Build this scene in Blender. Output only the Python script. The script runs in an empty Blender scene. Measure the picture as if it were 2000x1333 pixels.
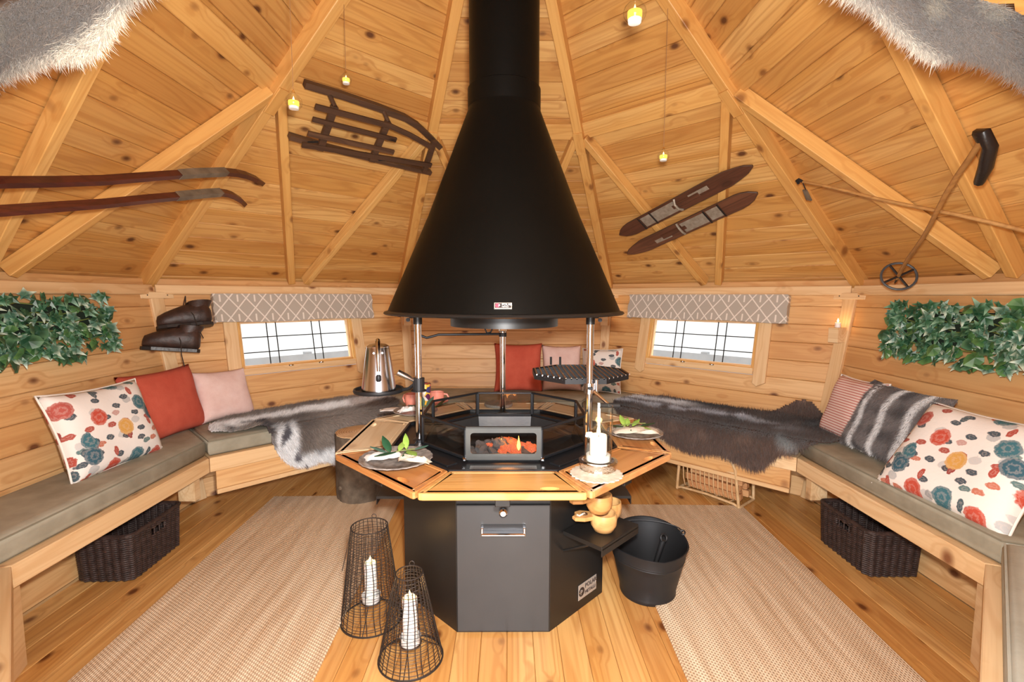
import bpy, bmesh, math, random
import numpy as np
from mathutils import Matrix, Vector, Euler
random.seed(7); rng = np.random.default_rng(11)
SC = bpy.context.scene
COL = SC.collection
PI = math.pi; R = math.radians; S2 = math.sqrt(.5); K8 = math.tan(PI/8)

# ------------------------------------------------------------------ camera, world, lights, exposure
cam_d = bpy.data.cameras.new('camera'); cam_d.sensor_width = 36; cam_d.lens = 17.215
cam_d.clip_start = .02
cam = bpy.data.objects.new('camera', cam_d); COL.objects.link(cam)
cam.matrix_world = (Matrix.Translation((.0218, -2.2, 1.29)) @ Matrix.Rotation(-.0073, 4, 'Z')
                    @ Matrix.Rotation(PI/2 - .0925, 4, 'X') @ Matrix.Rotation(.0014, 4, 'Z'))
SC.camera = cam
world = bpy.data.worlds.new('overcast_sky'); SC.world = world; world.use_nodes = True
bg = world.node_tree.nodes['Background']; bg.inputs[0].default_value = (1, .985, .97, 1); bg.inputs[1].default_value = 1.35

def lamp(name, typ, loc, energy, color=(1, 1, 1), target=None, **kw):
    l = bpy.data.lights.new(name, typ); l.energy = energy; l.color = color
    for k, v in kw.items(): setattr(l, k, v)
    o = bpy.data.objects.new(name, l); COL.objects.link(o); o.location = loc
    if target: o.rotation_euler = (Vector(target)-Vector(loc)).to_track_quat('-Z', 'Y').to_euler()
    return o
# the photographer's flash in the doorway, and daylight through the open door and the two windows
lamp('camera_flash', 'AREA', (.06, -2.14, 1.40), 56, (1, .98, .95), (0, 1.2, 1.2), shape='DISK', size=.09)
lamp('door_daylight', 'AREA', (0, -2.55, .80), 34, (.97, .98, 1), (0, 0, .85), shape='RECTANGLE', size=.8, size_y=1.2)
for x, y in ((-2.15, 2.08), (2.08, 2.15)):
    lamp('window_daylight', 'AREA', (x, y, 1.75), 32, (.96, .98, 1), (x*.45, y*.45, .55), shape='RECTANGLE', size=.9, size_y=.6)
SC.view_settings.view_transform = 'Standard'; SC.view_settings.look = 'None'
SC.view_settings.gamma = 1; SC.view_settings.use_curve_mapping = False
SC.view_settings.exposure = .47

# ------------------------------------------------------------------ materials
MATS = {}
class NT:
    def __init__(s, name):
        s.m = bpy.data.materials.new(name); s.m.use_nodes = True; s.t = s.m.node_tree
        s.p = s.t.nodes['Principled BSDF']; s.out = s.t.nodes['Material Output']; MATS[name] = s.m
    def put(s, sock, v):
        if isinstance(v, bpy.types.NodeSocket): s.t.links.new(v, sock)
        elif v is not None:
            if isinstance(v, (tuple, list)) and len(v) == 3 and sock.type == 'RGBA': v = (*v, 1)
            sock.default_value = v
    def n(s, typ, *ins, out=0, **kw):
        nd = s.t.nodes.new('ShaderNode'+typ)
        named = {}
        for k, v in kw.items():
            if k.startswith('i_'): named[k[2:].replace('_', ' ')] = v
            else: setattr(nd, k, v)
        for i, v in enumerate(ins): s.put(nd.inputs[i], v)
        for k, v in named.items(): s.put(nd.inputs[k], v)
        return nd.outputs[out]
    def math(s, op, a, b=None, c=None, clamp=False): return s.n('Math', a, b, c, operation=op, use_clamp=clamp)
    def vm(s, op, a, b=None): return s.n('VectorMath', a, b, operation=op)
    def mix(s, f, a, b, blend='MIX'):
        nd = s.t.nodes.new('ShaderNodeMix'); nd.data_type = 'RGBA'; nd.blend_type = blend
        s.put(nd.inputs[0], f); s.put(nd.inputs[6], a); s.put(nd.inputs[7], b); return nd.outputs[2]
    def ramp(s, f, stops, interp='LINEAR'):
        nd = s.t.nodes.new('ShaderNodeValToRGB'); cr = nd.color_ramp; cr.interpolation = interp
        while len(cr.elements) < len(stops): cr.elements.new(.5)
        for e, (p, c) in zip(cr.elements, stops):
            e.position = p; e.color = (*c, 1) if len(c) == 3 else c
        s.put(nd.inputs[0], f); return nd.outputs[0]
    def step(s, v, lo, hi):
        nd = s.t.nodes.new('ShaderNodeMapRange'); nd.clamp = True
        s.put(nd.inputs[0], v); nd.inputs[1].default_value = lo; nd.inputs[2].default_value = hi
        return nd.outputs[0]
    def obj(s): return s.n('TexCoord', out=3)
    def noise(s, v, scale, detail=3, rough=.55, out=0): return s.n('TexNoise', i_Vector=v, i_Scale=scale, i_Detail=detail, i_Roughness=rough, out=out)
    def bump(s, h, st=.3, dist=.01):
        b = s.n('Bump', i_Strength=st, i_Distance=dist, i_Height=h); s.t.links.new(b, s.p.inputs['Normal']); return b
    def base(s, c=None, rough=None, metal=None, **kw):
        s.put(s.p.inputs['Base Color'], c); s.put(s.p.inputs['Roughness'], rough); s.put(s.p.inputs['Metallic'], metal)
        for k, v in kw.items(): s.put(s.p.inputs[k.replace('_', ' ')], v)
        return s.m
def sr(r, g, b):
    f = lambda c: ((c/255+.055)/1.055)**2.4 if c > 10 else c/255/12.92
    return (f(r), f(g), f(b))

def pine(name, light, mid, dark, knot=(.12, .045, .015), rough=.5, knots=1.0, bumpst=.15):
    t = NT(name); P = t.obj()
    rnd = t.n('ObjectInfo', out=5)
    off = t.n('CombineXYZ', t.math('MULTIPLY', rnd, 71.3), t.math('MULTIPLY', rnd, 37.7), t.math('MULTIPLY', rnd, 13.1))
    P = t.vm('ADD', P, off)
    # voronoi knots, warped grain round them
    kc = t.vm('MULTIPLY', P, (4.6, 7.5, 3.6))
    vn = t.t.nodes.new('ShaderNodeTexVoronoi'); t.put(vn.inputs['Vector'], kc); vn.inputs['Scale'].default_value = 1
    kd, kcol = vn.outputs[0], vn.outputs[1]
    ksel = t.step(t.n('SeparateColor', kcol, out=0), .12, .16)
    kmask = t.math('MULTIPLY', t.math('SUBTRACT', 1, t.step(kd, .07, .17)), ksel)
    khalo = t.math('MULTIPLY', t.math('SUBTRACT', 1, t.step(kd, .05, .36)), ksel)
    g1 = t.noise(t.vm('MULTIPLY', P, (.55, 8, 8)), 1.0, 1)
    wv = t.math('SINE', t.math('MULTIPLY', t.math('ADD', g1, t.math('MULTIPLY', khalo, .12)), 62))
    g2 = t.noise(t.vm('MULTIPLY', P, (2.2, 90, 90)), 1.0, 2)
    tone = t.mix(t.step(rnd, .15, 1), light, t.mix(.45, mid, dark))
    tone = t.mix(t.step(g1, .38, .66), tone, mid)
    c = t.mix(t.math('MULTIPLY', t.step(wv, .1, 1), .36), tone, dark)
    c = t.mix(t.math('MULTIPLY', t.step(g2, .45, .75), .35), c, dark)
    c = t.mix(t.math('MULTIPLY', khalo, .38), c, dark)
    c = t.mix(t.math('MULTIPLY', kmask, .88*knots), c, knot)
    t.base(c, rough, 0)
    t.bump(g2, bumpst, .002)
    return t.m
pine('pine_wall', sr(232, 192, 138), sr(217, 168, 110), sr(186, 126, 70), sr(96, 48, 28))
pine('pine_roof', sr(222, 176, 108), sr(202, 148, 78), sr(164, 102, 44), sr(74, 34, 18))
pine('pine_beam', sr(228, 182, 112), sr(218, 166, 94), sr(190, 130, 62), sr(110, 58, 26), knots=.8)
pine('pine_floor', sr(228, 182, 116), sr(210, 154, 86), sr(170, 106, 48), sr(95, 45, 18), rough=.28, bumpst=.06)
pine('pine_bench', sr(238, 208, 164), sr(228, 192, 144), sr(204, 156, 104), sr(120, 66, 36), rough=.45)
pine('board_light', sr(232, 192, 130), sr(216, 165, 96), sr(180, 116, 52), sr(110, 52, 22), rough=.3, knots=.5)
pine('board_orange', sr(216, 162, 106), sr(198, 136, 78), sr(164, 98, 48), sr(100, 46, 18), rough=.3, knots=.4)
pine('board_pale', sr(240, 220, 188), sr(232, 206, 168), sr(208, 170, 124), sr(130, 78, 46), rough=.35, knots=.4)  # paler wood, lightened further to paint in light reflecting off the left board
pine('firewood', sr(222, 176, 126), sr(206, 150, 100), sr(170, 108, 64), sr(90, 50, 30), rough=.7)
pine('dark_wood', sr(96, 68, 48), sr(78, 54, 38), sr(44, 30, 22), sr(20, 14, 10), rough=.5)
pine('ski_red', sr(104, 50, 34), sr(84, 36, 26), sr(46, 22, 16), sr(20, 10, 8), rough=.32, knots=.2)
pine('ski_brown', sr(112, 72, 50), sr(92, 56, 40), sr(52, 32, 24), sr(26, 16, 12), rough=.4, knots=.2)
pine('kuksa_wood', sr(218, 172, 112), sr(198, 144, 84), sr(164, 106, 54), sr(130, 80, 40), rough=.35, knots=.3)
pine('pole_wood', sr(196, 150, 92), sr(176, 126, 70), sr(128, 84, 44), sr(70, 40, 20), rough=.45, knots=.2)

def simple(name, c, rough=.5, metal=0, nz=None, bumpst=0, bsc=200, **kw):
    t = NT(name)
    if nz:
        f = t.noise(t.obj(), nz[0], 4); c = t.mix(t.step(f, .3, .7), c, nz[1])
    t.base(c, rough, metal, **kw)
    if bumpst: t.bump(t.noise(t.obj(), bsc, 3), bumpst, .003)
    return t.m
simple('black_paint', (.008, .008, .008), .42, 0, (3, (.012, .011, .010)), .05, 400)
simple('hood_paint', (.0026, .0023, .0018), .42, 0, (2, (.004, .0034, .0026)), .12, 300, Specular_IOR_Level=.10)
simple('door_paint', (.045, .047, .05), .4, .3, (4, (.055, .056, .058)), .03, 500)
simple('guard_steel', (.022, .024, .028), .35, .5)
simple('plate_steel', (.085, .085, .078), .5, .55, (6, (.06, .06, .058)))
simple('bowl_steel', (.035, .037, .042), .45, .6, (9, (.06, .06, .06)), .1, 60)
simple('chrome', (.72, .74, .78), .14, 1)
simple('chrome_soft', (.70, .69, .68), .24, 1, None, .02, 80)
simple('aluminium', (.62, .64, .68), .22, 1, (5, (.52, .54, .57)), .04, 30)
simple('hammered_silver', (.8, .78, .74), .14, 1, None, .9, 90)
simple('iron', (.03, .03, .032), .5, .6)
simple('wire_brown', (.045, .035, .03), .55, .5)
simple('ceramic_pink', sr(232, 150, 132), .3, 0, (30, sr(222, 138, 120)))
simple('ceramic_white', (.8, .78, .75), .3)
simple('candle_wax', (.88, .85, .80), .45, 0, None, 0, 200, Subsurface_Weight=.15)
simple('linen', sr(222, 210, 192), .9, 0, (14, sr(204, 190, 170)), .4, 160)
simple('linen_white', sr(240, 236, 232), .9, 0, (14, sr(226, 220, 214)), .4, 160)
simple('doily', sr(226, 214, 196), .9, 0, (60, sr(196, 180, 158)), .8, 220)
simple('slate', sr(150, 146, 140), .6, 0, (120, sr(112, 106, 100)), .5, 260)
simple('cushion_green', sr(166, 160, 142), .85, 0, (9, sr(142, 136, 118)), .35, 40)
simple('cushion_grey', sr(186, 188, 176), .85, 0, (9, sr(170, 172, 160)), .3, 40)
simple('piping', sr(128, 122, 104), .85)
simple('pillow_rust', sr(202, 94, 72), .92, 0, (10, sr(186, 78, 58)), .4, 120)
simple('pillow_pink', sr(232, 204, 196), .95, 0, (16, sr(222, 188, 180)), .5, 160)
simple('pillow_rim', sr(240, 234, 226), .9)
simple('leather', sr(66, 44, 36), .5, 0, (22, sr(36, 24, 20)), 1.0, 26)
simple('leather_black', sr(30, 24, 22), .4, 0, None, .4, 60)
simple('lace', sr(44, 32, 24), .8)
simple('bark', sr(122, 108, 92), .95, 0, (14, sr(78, 66, 54)), 1.0, 26)
simple('rattan', sr(222, 190, 146), .5, 0, (30, sr(196, 158, 110)), .2, 80)
simple('wicker', sr(74, 58, 54), .5, 0, (40, sr(44, 34, 32)), .5, 220)
simple('binding_metal', sr(170, 160, 144), .45, .3, (40, sr(140, 128, 112)))
simple('leaf_dark', sr(44, 84, 56), .38, 0, (22, sr(30, 62, 42)))
simple('leaf_light', sr(150, 178, 82), .4, 0, (22, sr(116, 150, 62)))
simple('leaf_dusty', sr(84, 118, 104), .5, 0, (22, sr(60, 92, 80)))
simple('stem', sr(110, 120, 60), .6)
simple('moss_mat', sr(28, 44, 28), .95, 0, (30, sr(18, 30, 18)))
simple('charcoal', (.035, .033, .034), .8, 0, (40, (.13, .125, .125)), .8, 60)
simple('string', sr(150, 110, 70), .8)
simple('plastic_grey', sr(70, 72, 74), .5)
simple('fence_paint', (.36, .37, .38), .8, 0, (4, (.30, .31, .32)))
simple('ground_pale', sr(232, 232, 228), .9, 0, (2, sr(220, 220, 214)))
simple('label_silver', sr(176, 168, 160), .4, .4)
simple('ink_dark', sr(44, 34, 32), .6)
simple('ink_white', sr(240, 238, 234), .6)
simple('ink_red', sr(200, 60, 80), .6)
simple('rubber', (.02, .02, .02), .6)
simple('ski_tip', sr(90, 78, 64), .5, 0, (20, sr(120, 106, 88)))

def glassy(name, tint, refl=.08, rough=.02):
    t = NT(name)
    fr = t.math('POWER', t.n('LayerWeight', .5, out=1), 4.0)
    tr = t.n('BsdfTransparent', tint); gl = t.n('BsdfGlossy', (1, 1, 1, 1), rough)
    t.t.links.new(t.n('MixShader', t.math('MULTIPLY_ADD', fr, .9, refl), tr, gl), t.out.inputs[0]); return t.m
glassy('clear_glass', (.96, .97, .96, 1), .04)
glassy('window_glass', (.98, .99, 1, 1), .02)
glassy('smoked_glass', (.86, .86, .85, 1), .03)
glassy('amber_glass', (1, .86, .62, 1), .06)
t = NT('charger_glass'); t.base(mixc := t.mix(t.step(t.noise(t.obj(), 40, 3), .4, .65), sr(150, 142, 136), sr(112, 106, 102)), .22, 0); t.bump(t.noise(t.obj(), 120, 2), .3, .002)

def emit(name, c, st):
    t = NT(name); e = t.n('Emission', (*c, 1), st); t.t.links.new(e, t.out.inputs[0]); return t.m
emit('flame', (1, .66, .26), 7)
emit('ember_flame', (1, .38, .06), 5)
emit('tealight_glow', (1, .58, .08), 1.5)
# glowing coal: black lumps with hot cracks
t = NT('hot_coal'); f = t.noise(t.obj(), 34, 3)
e = t.ramp(f, [(.34, (1, .42, .06)), (.42, (1, .07, .01)), (.50, (.12, .006, .002)), (.56, (0, 0, 0))])
t.base((.03, .028, .028), .9); t.put(t.p.inputs['Emission Color'], e); t.p.inputs['Emission Strength'].default_value = 1.6
# candle glowing near the wick is wax lit by its own flame: plain wax

def fur(name):
    t = NT(name); c = t.n('Attribute', attribute_name='fur_col', out=0)
    t.base(c, .6, 0, Sheen_Weight=.2); return t.m
fur('fur')
t = NT('skin_side'); t.base(t.n('Attribute', attribute_name='fur_col', out=0), .8, 0)

# ivy leaf: green heart, pale margin (object coordinates of each leaf)
def ivy(name, g, edge):
    t = NT(name); P = t.obj(); d = t.n('VectorMath', P, operation='LENGTH', out=1)
    nz = t.noise(P, 90, 2); d = t.math('ADD', d, t.math('MULTIPLY', nz, .012))
    c = t.mix(t.step(d, .020, .036), g, edge); t.base(c, .4, 0); return t.m
ivy('ivy_a', sr(46, 92, 62), sr(120, 158, 128)); ivy('ivy_b', sr(34, 72, 48), sr(78, 118, 84)); ivy('ivy_c', sr(74, 112, 92), sr(190, 206, 186))
ivy('ivy_d', sr(58, 100, 56), sr(88, 130, 74))

# floral print
def floral(name, base):
    t = NT(name); P = t.obj()
    Pd = t.vm('ADD', P, t.vm('MULTIPLY', t.vm('SUBTRACT', t.noise(P, 55, 2, out=1), (.5, .5, .5)), (.016, .016, 0)))
    def layer(sc, rad, keep, cols, seed, col):
        v = t.vm('ADD', t.vm('MULTIPLY', Pd, (*sc, 0)), (seed, seed*.7, 0))
        nd = t.t.nodes.new('ShaderNodeTexVoronoi'); nd.voronoi_dimensions = '2D'; t.put(nd.inputs['Vector'], v); nd.inputs['Scale'].default_value = 1
        nd.inputs['Randomness'].default_value = .85
        d, cc = nd.outputs[0], nd.outputs[1]
        r = t.n('SeparateColor', cc, out=0); g = t.n('SeparateColor', cc, out=1)
        m = t.math('MULTIPLY', t.math('SUBTRACT', 1, t.step(d, rad-.015, rad+.015)), t.step(r, keep-.01, keep+.01))
        cr = t.ramp(g, cols, 'CONSTANT')
        ring = t.step(t.math('SINE', t.math('ADD', t.math('MULTIPLY', d, 38), t.math('MULTIPLY', t.noise(Pd, 120, 1), 7))), -.2, .9)
        cr = t.mix(t.math('MULTIPLY', ring, .42), cr, t.mix(.5, cr, (.75, .62, .55)))
        return t.mix(m, col, cr)
    b = base
    b = layer((11, 15), .26, .62, [(0, sr(206, 204, 202)), (.5, sr(190, 192, 192))], 31.7, b)
    b = layer((13, 23), .28, .45, [(0, sr(70, 84, 94)), (.3, sr(172, 82, 70)), (.55, sr(96, 126, 126)), (.75, sr(196, 120, 96)), (.9, sr(64, 70, 80))], 3.3, b)
    b = layer((22, 12), .27, .66, [(0, sr(176, 78, 64)), (.4, sr(72, 92, 100)), (.7, sr(150, 60, 54))], 17.9, b)
    b = layer((8.2, 8.2), .32, .22, [(0, sr(196, 78, 58)), (.28, sr(60, 110, 122)), (.5, sr(214, 162, 82)), (.66, sr(178, 84, 74)), (.84, sr(52, 92, 108))], 8.1, b)
    t.base(b, .85, 0); t.bump(t.noise(P, 60, 3), .25, .004); return t.m
floral('floral_print', sr(238, 232, 226))

# trellis print for the valances
t = NT('trellis_print'); P = t.obj()
sx = t.math('MULTIPLY', t.n('SeparateXYZ', P, out=0), 9.2); sy = t.math('MULTIPLY', t.n('SeparateXYZ', P, out=1), 7.4)
def dist(v): return t.math('PINGPONG', v, .5)
d1 = dist(t.math('ADD', sx, sy)); d2 = dist(t.math('SUBTRACT', sx, sy))
a = t.math('MINIMUM', d1, d2)
d3 = t.math('ADD', dist(sx), t.math('MULTIPLY', t.step(dist(t.math('ADD', sy, .5)), .18, .24), 1))
a = t.math('MINIMUM', a, d3)
t.base(t.mix(t.step(a, .035, .06), sr(226, 216, 204), sr(176, 166, 154)), .9); t.bump(t.noise(P, 300, 2), .2, .001)
# ticking stripe
t = NT('ticking_stripe'); P = t.obj()
a = t.math('PINGPONG', t.math('MULTIPLY', t.n('SeparateXYZ', P, out=1), 70), .5)
t.base(t.mix(t.step(a, .30, .34), sr(236, 214, 206), sr(198, 118, 110)), .9); t.bump(t.noise(P, 60, 3), .2, .004)
# jute weave
t = NT('jute'); P = t.obj()
x = t.n('SeparateXYZ', P, out=0); y = t.n('SeparateXYZ', P, out=1)
rows = t.math('MULTIPLY', x, 110); w1 = t.math('SINE', t.math('MULTIPLY', rows, 2*PI))
rid = t.math('FLOOR', rows)
w2 = t.math('SINE', t.math('ADD', t.math('MULTIPLY', y, 420), t.math('MULTIPLY', rid, 2.4)))
hgt = t.math('ADD', t.math('MULTIPLY', w1, .5), t.math('MULTIPLY', w2, .5))
rowc = t.n('TexWhiteNoise', rid, noise_dimensions='1D', out=0) if False else t.noise(t.n('CombineXYZ', t.math('MULTIPLY', x, 22), t.math('MULTIPLY', y, 1.6), 0.0), 1, 4)
c = t.mix(t.step(rowc, .3, .7), sr(236, 214, 184), sr(200, 170, 136))
c = t.mix(t.math('MULTIPLY', t.step(t.noise(P, 160, 3), .5, .8), .3), c, sr(160, 126, 96))
c = t.mix(t.math('MULTIPLY', t.step(hgt, .2, -.9), .25), c, sr(160, 126, 96))
t.base(c, .95, 0); t.bump(hgt, .5, .004)
# log end grain
t = NT('log_end'); P = t.obj()
d = t.n('VectorMath', t.vm('MULTIPLY', P, (1, 1, 0)), operation='LENGTH', out=1)
rg = t.math('SINE', t.math('MULTIPLY', t.math('ADD', d, t.math('MULTIPLY', t.noise(P, 9, 3), .03)), 420))
c = t.mix(t.step(rg, -.5, 1), sr(226, 190, 142), sr(196, 150, 100)); c = t.mix(t.math('MULTIPLY', t.step(t.noise(P, 14, 4), .5, .7), .4), c, sr(150, 110, 76))
t.base(c, .8, 0)
# steel strip with punched holes
t = NT('perforated_steel'); P = t.obj()
v = t.vm('MULTIPLY', P, (170, 170, 0)); nd = t.t.nodes.new('ShaderNodeTexVoronoi'); nd.voronoi_dimensions = '2D'; nd.inputs['Randomness'].default_value = 0; nd.inputs['Scale'].default_value = 1
t.put(nd.inputs['Vector'], t.n('VectorRotate', v, i_Angle=.785))
h = t.step(nd.outputs[0], .3, .36)
t.base(t.mix(h, (.01, .01, .01), (.55, .56, .57)), .3, t.math('MULTIPLY', h, .9))
# colourful enamel tin
t = NT('tin_print'); P = t.obj()
nd = t.t.nodes.new('ShaderNodeTexVoronoi'); t.put(nd.inputs['Vector'], P); nd.inputs['Scale'].default_value = 34
t.base(t.ramp(t.n('SeparateColor', nd.outputs[1], out=0), [(0, sr(90, 40, 80)), (.25, sr(240, 190, 60)), (.45, sr(220, 80, 90)), (.65, sr(240, 230, 220)), (.8, sr(60, 60, 110))], 'CONSTANT'), .4)

def mat(n): return MATS[n]

# ------------------------------------------------------------------ mesh helpers
def inset(poly, d):
    n = len(poly); out = []
    for i in range(n):
        p0, p1, p2 = Vector(poly[i-1]), Vector(poly[i]), Vector(poly[(i+1) % n])
        e1 = (p1-p0).normalized(); e2 = (p2-p1).normalized()
        n1 = Vector((-e1.y, e1.x)); n2 = Vector((-e2.y, e2.x))
        m = (n1+n2); m = m/max(.2, (1+n1.dot(n2)))
        out.append(tuple(p1+m*d))
    return out
class MB:
    def __init__(s): s.v = []; s.f = []
    def add(s, vs, fs, M=None):
        b = len(s.v)
        s.v += [tuple(M @ Vector(p)) for p in vs] if M else [tuple(p) for p in vs]
        s.f += [tuple(i+b for i in f) for f in fs]; return s
    def rings(s, rings, caps=True, M=None, closed=True):
        n = len(rings[0]); vs = [p for r in rings for p in r]; fs = []
        for i in range(len(rings)-1):
            for j in range(n if closed else n-1):
                a = i*n+j; b = i*n+(j+1) % n; fs.append((a, b, b+n, a+n))
        if caps: fs.append(tuple(range(n))[::-1]); fs.append(tuple(range((len(rings)-1)*n, len(rings)*n)))
        return s.add(vs, fs, M)
    def prism(s, poly, z0, z1, ch=0, M=None):
        if ch:
            pi_ = inset(poly, ch)
            return s.rings([[(x, y, z0) for x, y in pi_], [(x, y, z0+ch) for x, y in poly], [(x, y, z1-ch) for x, y in poly], [(x, y, z1) for x, y in pi_]], True, M)
        return s.rings([[(x, y, z0) for x, y in poly], [(x, y, z1) for x, y in poly]], True, M)
    def box(s, c, size, M=None, ch=0):
        x, y, z = size[0]/2, size[1]/2, size[2]/2
        T = Matrix.Translation(c)
        return s.prism([(-x, -y), (x, -y), (x, y), (-x, y)], -z, z, min(ch, x*.9, y*.9, z*.9), (M @ T) if M else T)
    def lathe(s, prof, n=32, M=None, caps=True, sq=1.0):
        return s.rings([[(r*math.cos(2*PI*j/n), sq*r*math.sin(2*PI*j/n), z) for j in range(n)] for r, z in prof], caps, M)
    def tube(s, path, r, n=8, M=None, caps=True, closed=False):
        P = [Vector(p) for p in path]; m = len(P); rr = r if isinstance(r, (list, tuple)) else [r]*m
        rings = []; up = None
        for i in range(m):
            if closed: d = P[(i+1) % m]-P[i-1]
            else: d = P[min(i+1, m-1)]-P[max(i-1, 0)]
            d.normalize()
            if up is None:
                a = Vector((0, 0, 1)) if abs(d.z) < .9 else Vector((1, 0, 0)); up = (a-d*a.dot(d)).normalized()
            else:
                up = up-d*up.dot(d); up.normalize()
            sd = d.cross(up)
            rings.append([tuple(P[i]+(up*math.cos(2*PI*j/n)+sd*math.sin(2*PI*j/n))*rr[i]) for j in range(n)])
        if closed: rings.append(rings[0]); caps = False
        return s.rings(rings, caps, M)
    def ring(s, rad, r, z=0, n=32, m=6, M=None, c=(0, 0)):
        return s.tube([(c[0]+rad*math.cos(2*PI*i/n), c[1]+rad*math.sin(2*PI*i/n), z) for i in range(n)], r, m, M, closed=True)
    def mesh(s, name):
        me = bpy.data.meshes.new(name); me.from_pydata(s.v, [], s.f); me.update(); return me
def fixn(me):
    bm = bmesh.new(); bm.from_mesh(me); bmesh.ops.recalc_face_normals(bm, faces=bm.faces); bm.to_mesh(me); bm.free()
def obj(name, mb, m, parent=None, M=None, smooth=None, fix=True, kind=None):
    me = mb.mesh(name) if isinstance(mb, MB) else mb
    if isinstance(mb, MB):
        if fix: fixn(me)
        if smooth:
            me.shade_smooth(); me.set_sharp_from_angle(angle=R(smooth))
    if m is not None and not me.materials: me.materials.append(mat(m))
    o = bpy.data.objects.new(name, me); COL.objects.link(o)
    if parent: o.parent = parent
    if M is not None: o.matrix_basis = M
    if kind: o['kind'] = kind
    return o
def tag(o, label, cat, group=None, kind=None):
    o['label'] = label; o['category'] = cat
    if group: o['group'] = group
    if kind: o['kind'] = kind
    return o
def thing(name, label, cat, M=None, group=None, kind=None):
    o = bpy.data.objects.new(name, None); COL.objects.link(o); o.empty_display_size = .1
    if M is not None: o.matrix_basis = M
    return tag(o, label, cat, group, kind)
def frame(o, x, y, z=None):
    x = Vector(x).normalized(); y = Vector(y); y = (y-x*y.dot(x)).normalized(); z = x.cross(y)
    return Matrix(((x.x, y.x, z.x, o[0]), (x.y, y.y, z.y, o[1]), (x.z, y.z, z.z, o[2]), (0, 0, 0, 1)))
def T(x, y, z, rz=0): return Matrix.Translation((x, y, z)) @ Matrix.Rotation(rz, 4, 'Z')
def struct(name, label, mb=None, m=None, cat='structure', M=None):
    if mb is None: return thing(name, label, cat, M, kind='structure')
    o = obj(name, mb, m, None, M); return tag(o, label, cat, kind='structure')

# ------------------------------------------------------------------ the shell: octagonal cabin, leaning plank walls, pyramid roof
A0, LEAN = 1.945, .215                      # wall apothem at the floor, outward lean per metre of height
CL = math.cos(math.atan(LEAN))
EA, EZ, AP = 2.235, 1.353, 3.436            # eaves apothem and height, apex height
RL = math.hypot(EA, AP-EZ)
NRM = {'back': (0, 1), 'back_right': (S2, S2), 'right': (1, 0), 'front_right': (S2, -S2), 'front': (0, -1),
       'front_left': (-S2, -S2), 'left': (-1, 0), 'back_left': (-S2, S2)}
def wall_M(k):
    n = Vector((*NRM[k], 0)); return frame(n*A0, (n.y, -n.x, 0), n*LEAN+Vector((0, 0, 1)))
def roof_M(k):
    n = Vector((*NRM[k], 0)); return frame(n*EA+Vector((0, 0, EZ)), (n.y, -n.x, 0), -n*EA+Vector((0, 0, AP-EZ)))
def flat_M(k):                              # vertical frame: x along the wall, y up, z towards the room; origin on the axis
    n = Vector((*NRM[k], 0)); return frame((0, 0, 0), (n.y, -n.x, 0), (0, 0, 1))

def plank(name, poly, th, m, parent, M, ch=.004):
    xs = [p[0] for p in poly]; ys = [p[1] for p in poly]; c = ((min(xs)+max(xs))/2, (min(ys)+max(ys))/2)
    poly = [(x-c[0], y-c[1]) for x, y in poly]; pi_ = inset(poly, ch)
    mb = MB().rings([[(x, y, -th) for x, y in poly], [(x, y, -ch) for x, y in poly], [(x, y, 0) for x, y in pi_]])
    return obj(name, mb, m, parent, M @ Matrix.Translation((c[0], c[1], 0)), fix=False)

BH = .125                                   # plank height on the walls
WIN = (-.50, .42)                           # window opening along the wall
for k in NRM:
    M = wall_M(k)
    hw = lambda y: (A0+LEAN*CL*y)*K8
    top = 1.40/CL
    nice = k.replace('_', ' ')
    mb = MB()
    def slab(x0, x1, y0, y1):
        w0, w1 = hw(y0)+.03, hw(y1)+.03
        a, b = (-w0 if x0 is None else x0), (w0 if x1 is None else x1); c, d = (-w1 if x0 is None else x0), (w1 if x1 is None else x1)
        mb.add([(a, y0, -.075), (b, y0, -.075), (d, y1, -.075), (c, y1, -.075), (a, y0, -.03), (b, y0, -.03), (d, y1, -.03), (c, y1, -.03)],
               [(3, 2, 1, 0), (4, 5, 6, 7), (0, 1, 5, 4), (1, 2, 6, 5), (2, 3, 7, 6), (3, 0, 4, 7)])
    if k == 'front':
        slab(None, -.44, -.08, top); slab(.44, None, -.08, top)
    elif k in ('back_left', 'back_right'):
        slab(None, None, -.08, 6*BH); slab(None, None, 9*BH, top); slab(None, WIN[0], 6*BH, 9*BH); slab(WIN[1], None, 6*BH, 9*BH)
    else: slab(None, None, -.08, top)
    w = struct('wall_'+k, 'pine plank wall leaning outward at the %s of the cabin' % nice, mb, 'pine_wall', 'wall', M)
    for i in range(11):
        y0, y1 = i*BH+.0008, min((i+1)*BH-.0008, 1.385)
        a, b = hw(y0)-.001, hw(y1)-.001
        segs = [(-a, a, -b, b)]
        if k == 'front': segs = [(-a, -.44, -b, -.44), (.44, a, .44, b)]
        elif k in ('back_left', 'back_right') and 6 <= i < 9: segs = [(-a, WIN[0], -b, WIN[0]), (WIN[1], a, WIN[1], b)]
        for s in segs:
            plank('plank', [(s[0], y0), (s[1], y0), (s[3], y1), (s[2], y1)], .028, 'pine_wall', w, Matrix.Identity(4))

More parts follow.
